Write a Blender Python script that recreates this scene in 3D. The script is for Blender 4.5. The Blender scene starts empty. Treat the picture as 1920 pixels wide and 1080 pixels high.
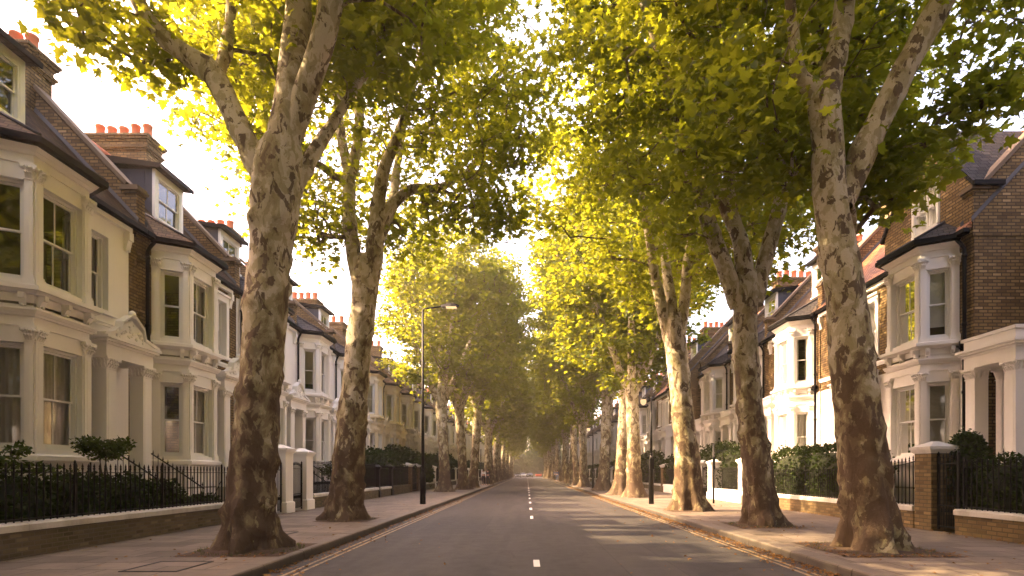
import bpy, bmesh, math, random
import numpy as np
from mathutils import Vector, Matrix
R = math.radians
scene = bpy.context.scene

# ------------------------------------------------------------------ camera
cam_d = bpy.data.cameras.new('camera')
cam = bpy.data.objects.new('camera', cam_d)
scene.collection.objects.link(cam)
cam.location = (0.0, 0.0, 1.5)
cam.rotation_euler = (R(90), 0, 0)
cam_d.sensor_width = 36.0
F_PX = 1050.0                                   # focal length in photo pixels (1920 wide)
VX, VY = 988.0, 886.0                           # vanishing point of the street in the photo
cam_d.lens = 36.0 * F_PX / 1920.0
cam_d.shift_x = -(VX - 960) / 1920.0
cam_d.shift_y = (VY - 540) / 1920.0
cam_d.clip_start = 0.05
cam_d.clip_end = 2000
scene.camera = cam

# ------------------------------------------------------------------ light
SUN_EL, SUN_AZ = 38.0, -6.0                     # elevation; degrees that the sun stands behind the street's left normal
sx = -math.cos(R(SUN_AZ)) * math.cos(R(SUN_EL))
sy = -math.sin(R(SUN_AZ)) * math.cos(R(SUN_EL))
sz = math.sin(R(SUN_EL))
w = bpy.data.worlds.new('World')
scene.world = w
w.use_nodes = True
nt = w.node_tree
nt.nodes.clear()
wo = nt.nodes.new('ShaderNodeOutputWorld')
bg = nt.nodes.new('ShaderNodeBackground')
sky = nt.nodes.new('ShaderNodeTexSky')
sky.sky_type = 'NISHITA'
sky.sun_disc = False
sky.sun_elevation = R(SUN_EL)
sky.sun_rotation = math.atan2(sx, sy)           # nishita: 0 = +Y, clockwise
sky.air_density = 1.0
sky.dust_density = 5.0
sky.ozone_density = 0.6
tint = nt.nodes.new('ShaderNodeMix')
tint.data_type = 'RGBA'
tint.blend_type = 'MULTIPLY'
tint.inputs['Factor'].default_value = 1.0
tint.inputs['B'].default_value = (1.24, 0.905, 0.78, 1)   # hazy evening air
nt.links.new(sky.outputs[0], tint.inputs['A'])
nt.links.new(tint.outputs['Result'], bg.inputs[0])
bg.inputs[1].default_value = 0.15
nt.links.new(bg.outputs[0], wo.inputs[0])

sd = bpy.data.lights.new('sun', 'SUN')
sd.energy = 2.1
sd.angle = R(0.6)
sd.color = (1.0, 0.72, 0.40)
so = bpy.data.objects.new('sun', sd)
so.rotation_euler = Vector((sx, sy, sz)).to_track_quat('Z', 'Y').to_euler()
so.location = (-30, -10, 40)
scene.collection.objects.link(so)

scene.view_settings.view_transform = 'Standard'
scene.view_settings.look = 'None'
scene.view_settings.gamma = 1.0
scene.view_settings.exposure = 3.3
scene.cycles.max_bounces = 6
scene.cycles.diffuse_bounces = 3
scene.cycles.glossy_bounces = 2
scene.cycles.transmission_bounces = 4
scene.cycles.transparent_max_bounces = 8
scene.cycles.volume_bounces = 0
scene.cycles.sample_clamp_indirect = 4.0
scene.cycles.use_denoising = True
scene.render.film_transparent = False

# ------------------------------------------------------------------ node helpers
COL = scene.collection
MATS = {}

class NB:
    """small node-tree builder"""
    def __init__(s, name):
        s.m = bpy.data.materials.new(name)
        s.m.use_nodes = True
        s.t = s.m.node_tree
        s.t.nodes.clear()
        s.out = s.n('ShaderNodeOutputMaterial')
        s.p = None
    def n(s, typ, **kw):
        nd = s.t.nodes.new(typ)
        for k, v in kw.items():
            setattr(nd, k, v)
        return nd
    def l(s, a, b):
        s.t.links.new(a, b)
    def coord(s, which='Object'):
        return s.n('ShaderNodeTexCoord').outputs[which]
    def mapping(s, vec, scale=(1, 1, 1), loc=(0, 0, 0), rot=(0, 0, 0)):
        m = s.n('ShaderNodeMapping')
        m.inputs['Scale'].default_value = scale
        m.inputs['Location'].default_value = loc
        m.inputs['Rotation'].default_value = rot
        s.l(vec, m.inputs[0])
        return m.outputs[0]
    def noise(s, vec, scale, detail=4, rough=.55, dist=0.0):
        n = s.n('ShaderNodeTexNoise')
        n.inputs['Scale'].default_value = scale
        n.inputs['Detail'].default_value = detail
        n.inputs['Roughness'].default_value = rough
        n.inputs['Distortion'].default_value = dist
        s.l(vec, n.inputs['Vector'])
        return n.outputs['Fac']
    def ramp(s, fac, stops, interp='LINEAR'):
        r = s.n('ShaderNodeValToRGB')
        cr = r.color_ramp
        cr.interpolation = interp
        while len(cr.elements) < len(stops):
            cr.elements.new(0.5)
        for e, (p, c) in zip(cr.elements, stops):
            e.position = p
            e.color = (*c, 1) if len(c) == 3 else c
        s.l(fac, r.inputs[0])
        return r.outputs[0]
    def mix(s, f, a, b, blend='MIX'):
        m = s.n('ShaderNodeMix', data_type='RGBA', blend_type=blend)
        for key, v in (('Factor', f), ('A', a), ('B', b)):
            i = m.inputs[key]
            if isinstance(v, (int, float)):
                i.default_value = v
            elif isinstance(v, tuple):
                i.default_value = (*v, 1) if len(v) == 3 else v
            else:
                s.l(v, i)
        return m.outputs['Result']
    def math(s, op, a, b=None, clamp=False):
        m = s.n('ShaderNodeMath', operation=op, use_clamp=clamp)
        for i, v in enumerate((a, b)):
            if v is None: continue
            if isinstance(v, (int, float)): m.inputs[i].default_value = v
            else: s.l(v, m.inputs[i])
        return m.outputs[0]
    def bump(s, h, strength=.3, dist=.01, normal=None):
        b = s.n('ShaderNodeBump')
        b.inputs['Strength'].default_value = strength
        b.inputs['Distance'].default_value = dist
        s.l(h, b.inputs['Height'])
        if normal is not None: s.l(normal, b.inputs['Normal'])
        return b.outputs[0]
    def princ(s, color, rough=.6, metal=0.0, normal=None, spec=None):
        p = s.n('ShaderNodeBsdfPrincipled')
        s.p = p
        for key, v in (('Base Color', color), ('Roughness', rough), ('Metallic', metal)):
            i = p.inputs[key]
            if isinstance(v, (int, float)): i.default_value = v
            elif isinstance(v, tuple): i.default_value = (*v, 1) if len(v) == 3 else v
            else: s.l(v, i)
        if normal is not None: s.l(normal, p.inputs['Normal'])
        if spec is not None: p.inputs['Specular IOR Level'].default_value = spec
        s.l(p.outputs[0], s.out.inputs[0])
        return p
    def done(s):
        MATS[s.m.name] = s.m
        return s.m

def paint(name, col, rough=.55, stain=.25, dark=(.30, .25, .18), bump=.15):
    b = NB(name)
    c = b.coord()
    n1 = b.noise(b.mapping(c, (1, 1, .35)), 1.3, 6, .65)
    n2 = b.noise(c, 14, 4, .6)
    f = b.math('MULTIPLY', b.ramp(n1, [(.48, (0, 0, 0)), (.75, (1, 1, 1))]), stain)
    colr = b.mix(f, col, dark)
    colr = b.mix(b.math('MULTIPLY', n2, .10), colr, tuple(x * .7 for x in col))
    b.princ(colr, rough, normal=b.bump(n2, bump, .01))
    return b.done()

def plain(name, col, rough=.5, metal=0, spec=None):
    b = NB(name)
    c = b.coord()
    n = b.noise(c, 9, 4)
    colr = b.mix(n, tuple(x * .82 for x in col), tuple(min(1, x * 1.15) for x in col))
    b.princ(colr, b.math('ADD', b.math('MULTIPLY', n, .2), rough - .1), metal, spec=spec)
    return b.done()

def brick(name, c1, c2, mortar, w=.225, h=.075, seed=0, bstr=.6, mort=.012, dirt=(.05, .035, .02), light=None):
    b = NB(name)
    uv = b.coord('UV')
    t = b.n('ShaderNodeTexBrick')
    t.inputs['Scale'].default_value = 1.0
    t.inputs['Brick Width'].default_value = w
    t.inputs['Row Height'].default_value = h
    t.inputs['Mortar Size'].default_value = mort
    t.inputs['Mortar Smooth'].default_value = .3
    t.inputs['Bias'].default_value = 0.0
    t.offset = .5
    t.inputs['Color1'].default_value = (0, 0, 0, 1)
    t.inputs['Color2'].default_value = (1, 1, 1, 1)
    t.inputs['Mortar'].default_value = (.5, .5, .5, 1)
    b.l(b.mapping(uv, (1, 1, 1), (seed * .37, seed * .11, 0)), t.inputs['Vector'])
    o = b.coord()
    stops = [(0, c1), (.55, c2), (.8, tuple(x * .55 for x in c1)), (1, light or tuple(min(1, x * 1.5) for x in c2))]
    bc = b.ramp(t.outputs['Color'], stops)
    n1 = b.noise(o, 1.1, 5, .6)
    n2 = b.noise(o, 40, 3, .6)
    bc = b.mix(b.math('MULTIPLY', n2, .35), bc, tuple(x * .5 for x in c1))
    bc = b.mix(b.ramp(n1, [(.45, (0, 0, 0)), (.8, (.75, .75, .75))]), bc, dirt)
    col = b.mix(t.outputs['Fac'], bc, mortar)
    hgt = b.math('ADD', b.math('MULTIPLY', t.outputs['Fac'], -1.0), b.math('MULTIPLY', n2, .35))
    b.princ(col, .88, normal=b.bump(hgt, bstr, .012), spec=.25)
    return b.done()

def tiles(name, c1, c2, w=.2, h=.16, moss=(.10, .09, .035), rough=.6, seed=0):
    b = NB(name)
    uv = b.coord('UV')
    t = b.n('ShaderNodeTexBrick')
    t.inputs['Scale'].default_value = 1.0
    t.inputs['Brick Width'].default_value = w
    t.inputs['Row Height'].default_value = h
    t.inputs['Mortar Size'].default_value = .013
    t.inputs['Mortar Smooth'].default_value = .1
    t.inputs['Color1'].default_value = (0, 0, 0, 1)
    t.inputs['Color2'].default_value = (1, 1, 1, 1)
    t.inputs['Mortar'].default_value = (0, 0, 0, 1)
    b.l(b.mapping(uv, (1, 1, 1), (seed * .3, 0, 0)), t.inputs['Vector'])
    sepn = b.n('ShaderNodeSeparateXYZ')
    b.l(uv, sepn.inputs[0])
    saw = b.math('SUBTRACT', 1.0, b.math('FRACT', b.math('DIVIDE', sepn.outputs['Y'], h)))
    o = b.coord()
    n1 = b.noise(o, .9, 6, .65)
    n2 = b.noise(o, 25, 3, .6)
    col = b.ramp(t.outputs['Color'], [(0, c1), (.6, c2), (1, tuple(x * .6 for x in c1))])
    col = b.mix(b.ramp(n1, [(.5, (0, 0, 0)), (.75, (.55, .55, .55))]), col, moss)
    col = b.mix(b.math('MULTIPLY', t.outputs['Fac'], .9), col, tuple(x * .25 for x in c1))
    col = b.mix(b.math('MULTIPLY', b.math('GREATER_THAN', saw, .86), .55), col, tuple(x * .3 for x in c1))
    hh = b.math('ADD', saw, b.math('MULTIPLY', n2, .3))
    hh = b.math('SUBTRACT', hh, t.outputs['Fac'])
    b.princ(col, rough, normal=b.bump(hh, 1.0, .06), spec=.15)
    return b.done()

# walls and trim
paint('white_stucco', (.87, .84, .80), .6, .13)
paint('cream_stucco', (.72, .64, .47), .6, .25)
paint('grey_stucco', (.60, .58, .53), .6, .25)
paint('white_gloss', (.80, .79, .76), .35, .08)
paint('painted_stone', (.60, .57, .51), .7, .65, (.20, .17, .12), .4)
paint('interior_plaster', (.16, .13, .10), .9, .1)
brick('stock_brick', (.185, .122, .050), (.275, .190, .082), (.060, .042, .026), .25, .092, light=(.42, .30, .15), mort=.016)
brick('dark_stock_brick', (.16, .098, .042), (.25, .16, .07), (.055, .04, .024), .25, .092, seed=3, mort=.016)
brick('yellow_brick', (.165, .112, .050), (.225, .155, .070), (.10, .075, .04), .25, .09, seed=5, dirt=(.07, .055, .025), mort=.014)
brick('plinth_brick', (.13, .105, .065), (.19, .15, .09), (.14, .12, .09), seed=8, dirt=(.05, .055, .02))
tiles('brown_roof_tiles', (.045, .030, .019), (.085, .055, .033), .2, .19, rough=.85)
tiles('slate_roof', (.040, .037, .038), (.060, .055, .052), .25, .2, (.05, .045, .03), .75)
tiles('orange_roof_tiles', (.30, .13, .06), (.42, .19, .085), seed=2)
plain('terracotta', (.58, .17, .075), .65)
plain('black_gutter_paint', (.004, .0037, .0034), .55, spec=.12)
plain('black_iron', (.005, .005, .005), .5, spec=.25)
plain('lead_sheet', (.030, .036, .055), .5, .0)
plain('light_lead', (.045, .043, .045), .7)
plain('parapet_coping', (.13, .095, .06), .9)
plain('black_door_paint', (.012, .012, .014), .25)
plain('red_door_paint', (.14, .015, .012), .3)
plain('blue_door_paint', (.02, .035, .07), .3)
plain('brass', (.55, .36, .10), .3, 1.0)
plain('step_stone', (.42, .37, .30), .8)
plain('antenna_metal', (.25, .25, .25), .4, .8)
plain('skin', (.45, .27, .19), .6)
plain('dark_cloth', (.02, .02, .028), .9)
plain('white_cloth', (.75, .74, .72), .9)
plain('blue_cloth', (.05, .09, .20), .9)
plain('brown_hair', (.05, .03, .015), .7)
plain('car_silver', (.40, .41, .43), .25, .4)
plain('car_white', (.75, .75, .74), .25)
plain('car_black', (.02, .02, .022), .2)
plain('car_red', (.45, .06, .03), .3)
plain('rubber', (.015, .015, .015), .85)
plain('chrome', (.6, .6, .6), .2, 1.0)

def curtain_mat(name, col):
    b = NB(name)
    p = b.princ(col, .95)
    d = b.n('ShaderNodeBsdfTranslucent'); d.inputs[0].default_value = (*col, 1)
    m = b.n('ShaderNodeMixShader'); m.inputs[0].default_value = .35
    b.l(p.outputs[0], m.inputs[1]); b.l(d.outputs[0], m.inputs[2]); b.l(m.outputs[0], b.out.inputs[0])
    return b.done()
curtain_mat('net_curtain', (.78, .74, .67))
curtain_mat('grey_blind', (.55, .53, .46))

def glass():
    b = NB('window_glass')
    c = b.coord()
    n = b.noise(c, 1.6, 2, .5)
    fr = b.n('ShaderNodeFresnel'); fr.inputs[0].default_value = 1.6
    nrm = b.bump(n, .05, .015)
    gl = b.n('ShaderNodeBsdfGlossy'); gl.inputs['Roughness'].default_value = .03
    b.l(nrm, gl.inputs['Normal'])
    gl.inputs[0].default_value = (.95, .95, .95, 1)
    tr = b.n('ShaderNodeBsdfTransparent'); tr.inputs[0].default_value = (.80, .82, .80, 1)
    m = b.n('ShaderNodeMixShader')
    b.l(b.math('ADD', b.math('MULTIPLY', fr.outputs[0], 1.2), .05, True), m.inputs[0])
    b.l(tr.outputs[0], m.inputs[1]); b.l(gl.outputs[0], m.inputs[2])
    b.l(m.outputs[0], b.out.inputs[0])
    return b.done()
glass()

def car_glass():
    b = NB('car_glass')
    b.princ((.02, .025, .03), .08)
    b.done()
car_glass()

def emit(name, col, strength):
    b = NB(name)
    e = b.n('ShaderNodeEmission')
    e.inputs[0].default_value = (*col, 1); e.inputs[1].default_value = strength
    b.l(e.outputs[0], b.out.inputs[0])
    return b.done()
emit('lamp_glow', (1.0, .62, .30), .16)
emit('lantern_glow', (1.0, .60, .30), .14)

def asphalt():
    b = NB('asphalt')
    o = b.coord()
    n1 = b.noise(o, .35, 6, .6)
    n2 = b.noise(o, 60, 4, .7)
    n3 = b.noise(b.mapping(o, (1.1, .12, 1)), 1.4, 5, .6, .6)
    n4 = b.noise(o, 3.5, 5, .6)
    col = b.mix(n1, (.027, .0245, .0225), (.042, .037, .034))
    col = b.mix(b.ramp(n3, [(.42, (0, 0, 0)), (.62, (.55, .55, .55))]), col, (.064, .056, .050))
    col = b.mix(b.ramp(n4, [(.60, (0, 0, 0)), (.72, (.35, .35, .35))]), col, (.03, .026, .024))
    v = b.n('ShaderNodeTexVoronoi', feature='DISTANCE_TO_EDGE')
    v.inputs['Scale'].default_value = .38
    dn = b.n('ShaderNodeTexNoise'); dn.inputs['Scale'].default_value = 1.2; dn.inputs['Detail'].default_value = 5
    b.l(o, dn.inputs[0])
    vm = b.mix(.25, o, dn.outputs['Color'])
    b.l(vm, v.inputs['Vector'])
    crack = b.math('LESS_THAN', v.outputs['Distance'], .006)
    col = b.mix(b.math('MULTIPLY', crack, b.math('MULTIPLY', b.math('GREATER_THAN', n1, .5), .6)), col, (.02, .017, .015))
    sepn = b.n('ShaderNodeSeparateXYZ'); b.l(b.mix(.03, o, dn.outputs['Color']), sepn.inputs[0])
    X_, Y_ = sepn.outputs['X'], sepn.outputs['Y']
    def inside(x0, x1, y0, y1):
        return b.math('MULTIPLY', b.math('MULTIPLY', b.math('GREATER_THAN', X_, x0), b.math('LESS_THAN', X_, x1)), b.math('MULTIPLY', b.math('GREATER_THAN', Y_, y0), b.math('LESS_THAN', Y_, y1)))
    for (x0, x1, y0, y1, c_, k_) in ((-2.7, -1.1, 13.5, 18.5, (.030, .027, .026), .55), (1.5, 2.3, 7.8, 30.0, (.062, .055, .049), .40), (-2.2, -1.5, 24, 33, (.035, .03, .028), .5), (2.8, 3.9, 11.5, 14.0, (.034, .03, .028), .5)):
        col = b.mix(b.math('MULTIPLY', inside(x0, x1, y0, y1), k_), col, c_)
        e_ = b.math('SUBTRACT', inside(x0 - .02, x1 + .02, y0 - .04, y1 + .04), inside(x0, x1, y0, y1))
        col = b.mix(b.math('MULTIPLY', e_, .7), col, (.018, .016, .015))
    sp = b.n('ShaderNodeTexVoronoi'); sp.inputs['Scale'].default_value = 160; b.l(o, sp.inputs['Vector'])
    col = b.mix(b.ramp(sp.outputs['Distance'], [(0, (.5, .5, .5)), (.35, (0, 0, 0))]), col, (.15, .13, .115))
    b.princ(col, b.math('ADD', b.math('MULTIPLY', n4, .25), .62), normal=b.bump(n2, .5, .006), spec=.35)
    b.done()
asphalt()

def slabs(name, c1, c2, w, h, mortar, seed=0, rot=0):
    b = NB(name)
    o = b.coord()
    t = b.n('ShaderNodeTexBrick')
    t.inputs['Scale'].default_value = 1.0
    t.inputs['Brick Width'].default_value = w
    t.inputs['Row Height'].default_value = h
    t.inputs['Mortar Size'].default_value = .011
    t.inputs['Mortar Smooth'].default_value = .2
    t.inputs['Color1'].default_value = (0, 0, 0, 1)
    t.inputs['Color2'].default_value = (1, 1, 1, 1)
    b.l(b.mapping(o, (1, 1, 1), (seed, 0, 0), (0, 0, rot)), t.inputs['Vector'])
    n1 = b.noise(o, 1.5, 7, .7)
    n2 = b.noise(o, 45, 3, .6)
    n3 = b.noise(o, .5, 4, .6)
    col = b.ramp(t.outputs['Color'], [(0, c1), (.5, c2), (1, tuple(x * .72 for x in c1))])
    col = b.mix(b.ramp(n1, [(.42, (0, 0, 0)), (.72, (.7, .7, .7))]), col, tuple(x * .5 for x in c1))
    col = b.mix(b.ramp(n3, [(.5, (0, 0, 0)), (.8, (.5, .5, .5))]), col, (.10, .08, .055))
    sp = b.ramp(b.noise(o, 9, 2), [(.68, (0, 0, 0)), (.72, (.6, .6, .6))])
    col = b.mix(sp, col, tuple(x * .45 for x in c1))
    col = b.mix(t.outputs['Fac'], col, mortar)
    hh = b.math('ADD', b.math('MULTIPLY', t.outputs['Fac'], -1), b.math('MULTIPLY', n2, .4))
    hh = b.math('ADD', hh, b.math('MULTIPLY', t.outputs['Color'], .5))
    b.princ(col, .8, normal=b.bump(hh, .5, .008), spec=.3)
    b.done()
slabs('paving_slabs', (.165, .130, .098), (.215, .170, .130), .9, .6, (.05, .038, .028))
slabs('kerb_stone', (.15, .125, .10), (.20, .165, .13), .0001 + .5, .9, (.045, .035, .025), rot=R(90))

def kerb_mat():
    b = NB('kerb_granite')
    o = b.coord()
    sepn = b.n('ShaderNodeSeparateXYZ'); b.l(o, sepn.inputs[0])
    fr = b.math('FRACT', b.math('DIVIDE', sepn.outputs['Y'], .91))
    joint = b.math('LESS_THAN', fr, .014)
    wn = b.n('ShaderNodeTexWhiteNoise', noise_dimensions='1D')
    b.l(b.math('FLOOR', b.math('DIVIDE', sepn.outputs['Y'], .91)), wn.inputs['W'])
    n1 = b.noise(o, 6, 6, .7)
    n2 = b.noise(o, 90, 3, .7)
    col = b.mix(n1, (.08, .064, .047), (.19, .152, .115))
    col = b.mix(b.math('MULTIPLY', wn.outputs[0], .5), col, (.15, .12, .09))
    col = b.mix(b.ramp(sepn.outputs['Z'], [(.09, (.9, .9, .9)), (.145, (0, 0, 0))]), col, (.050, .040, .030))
    col = b.mix(joint, col, (.03, .024, .018))
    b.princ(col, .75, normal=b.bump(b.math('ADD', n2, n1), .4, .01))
    b.done()
kerb_mat()

def line_mat(name, col, wear):
    b = NB(name)
    o = b.coord()
    n = b.noise(o, 7, 6, .75)
    n2 = b.noise(o, 60, 3, .7)
    f = b.ramp(b.math('ADD', b.math('MULTIPLY', n, .7), b.math('MULTIPLY', n2, .3)), [(wear - .05, (1, 1, 1)), (wear + .06, (0, 0, 0))])
    b.princ(b.mix(f, col, (.06, .05, .043)), .7)
    b.done()
line_mat('yellow_line_paint', (.34, .24, .11), .47)
line_mat('white_line_paint', (.70, .66, .60), .38)

def soil(name, c1, c2):
    b = NB(name)
    o = b.coord()
    n = b.noise(o, 5, 8, .75)
    b.princ(b.mix(n, c1, c2), .95, normal=b.bump(n, .8, .05))
    b.done()
soil('garden_soil', (.03, .024, .014), (.075, .06, .035))
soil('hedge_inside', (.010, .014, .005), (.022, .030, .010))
soil('pit_soil', (.035, .02, .011), (.10, .058, .03))

def rl(b, hz): return b.math('SUBTRACT', 1.0, hz)

def bark():
    b = NB('plane_bark')
    tc = b.n('ShaderNodeTexCoord')
    o = tc.outputs['Object']
    at = b.n('ShaderNodeAttribute', attribute_name='height')
    z = at.outputs['Fac']
    oi = b.n('ShaderNodeObjectInfo')
    vadd = b.n('ShaderNodeVectorMath', operation='ADD')
    b.l(o, vadd.inputs[0])
    rv = b.n('ShaderNodeCombineXYZ')
    b.l(b.math('MULTIPLY', oi.outputs['Random'], 37.0), rv.inputs[0]); b.l(b.math('MULTIPLY', oi.outputs['Random'], 11.0), rv.inputs[2])
    b.l(rv.outputs[0], vadd.inputs[1])
    o2 = vadd.outputs[0]
    st = b.mapping(o2, (1, 1, .60))
    nA = b.noise(st, 3.4, 7, .56, .5)
    nB = b.noise(b.mapping(st, (1, 1, 1), (7, 3, 1)), 5.2, 7, .58, .6)
    nC = b.noise(b.mapping(st, (1, 1, 1), (2, 9, 4)), 7.0, 6, .55, .4)
    nD = b.noise(b.mapping(st, (1, 1, 1), (5, 1, 8)), 1.3, 3, .5)
    fine = b.noise(st, 42, 4, .65)
    gm = b.n('ShaderNodeMapRange'); b.l(z, gm.inputs[0])
    gm.inputs[1].default_value = 0.7; gm.inputs[2].default_value = 5.2
    hz = gm.outputs[0]
    val = b.math('ADD', nA, b.math('ADD', b.math('MULTIPLY', hz, .27), b.math('MULTIPLY', nD, .25)))
    val = b.math('ADD', val, b.math('ADD', b.math('MULTIPLY', oi.outputs['Random'], .05), -.215))
    col = b.ramp(val, [(.36, (.10, .068, .042)), (.43, (.150, .108, .062)), (.50, (.22, .178, .09)),
                       (.56, (.31, .275, .145)), (.61, (.46, .41, .265)), (.69, (.60, .545, .40))], 'CONSTANT')
    colb = b.ramp(val, [(.34, (.09, .062, .038)), (.48, (.18, .14, .075)), (.60, (.40, .35, .21)), (.75, (.60, .545, .40))])
    col = b.mix(.18, col, colb)
    pB = b.ramp(b.math('ADD', nB, b.math('MULTIPLY', rl(b, hz), .05)), [(.55, (0, 0, 0)), (.565, (1, 1, 1))])
    col = b.mix(b.math('MULTIPLY', pB, .88), col, (.085, .055, .032))
    pC = b.ramp(b.math('ADD', nC, b.math('MULTIPLY', hz, .11)), [(.655, (0, 0, 0)), (.675, (1, 1, 1))])
    col = b.mix(b.math('MULTIPLY', pC, .70), col, (.33, .295, .145))
    col = b.mix(b.math('MULTIPLY', fine, .35), col, (.12, .08, .05))
    val = b.math('ADD', val, b.math('MULTIPLY', pB, -.25))
    rough_low = b.math('SUBTRACT', 1.0, hz)
    ridg = b.noise(b.mapping(o2, (1, 1, .22)), 16, 6, .7)
    hgt = b.math('ADD', b.math('MULTIPLY', val, 1.0), b.math('MULTIPLY', fine, .55))
    hgt = b.math('ADD', hgt, b.math('MULTIPLY', b.math('MULTIPLY', ridg, rough_low), 1.6))
    b.princ(col, .85, normal=b.bump(hgt, .75, .03), spec=.25)
    b.done()
bark()

def leaf(name, dark, mid, light, trans=.5, tcol=(.30, .40, .03)):
    b = NB(name)
    geo = b.n('ShaderNodeNewGeometry')
    r = geo.outputs['Random Per Island']
    col = b.ramp(r, [(0, dark), (.55, mid), (.9, light), (1, tuple(x * 1.25 for x in light))])
    o = b.coord()
    n = b.noise(o, .55, 3)
    col = b.mix(b.math('MULTIPLY', n, .5), col, mid)
    p = b.princ(col, .6, spec=.3 if trans > .4 else .1)
    t = b.n('ShaderNodeBsdfTranslucent')
    tc = b.mix(b.math('MULTIPLY', r, .6), tcol, tuple(min(1, x * 1.25) for x in tcol))
    b.l(tc, t.inputs[0])
    m = b.n('ShaderNodeMixShader'); m.inputs[0].default_value = trans
    b.l(p.outputs[0], m.inputs[1]); b.l(t.outputs[0], m.inputs[2]); b.l(m.outputs[0], b.out.inputs[0])
    b.done()
leaf('plane_leaves', (.015, .036, .006), (.032, .068, .009), (.080, .112, .018), .50, (.395, .42, .018))
leaf('hedge_leaves', (.009, .017, .004), (.019, .034, .007), (.04, .058, .012), .22, (.07, .10, .015))
leaf('shrub_leaves', (.018, .032, .008), (.035, .060, .012), (.07, .095, .02), .3, (.14, .18, .03))
leaf('dry_leaves', (.10, .045, .015), (.20, .10, .03), (.32, .18, .06), .2, (.3, .15, .04))
leaf('pink_blossom', (.35, .25, .22), (.5, .42, .38), (.6, .5, .42), .2, (.3, .25, .2))

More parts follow.
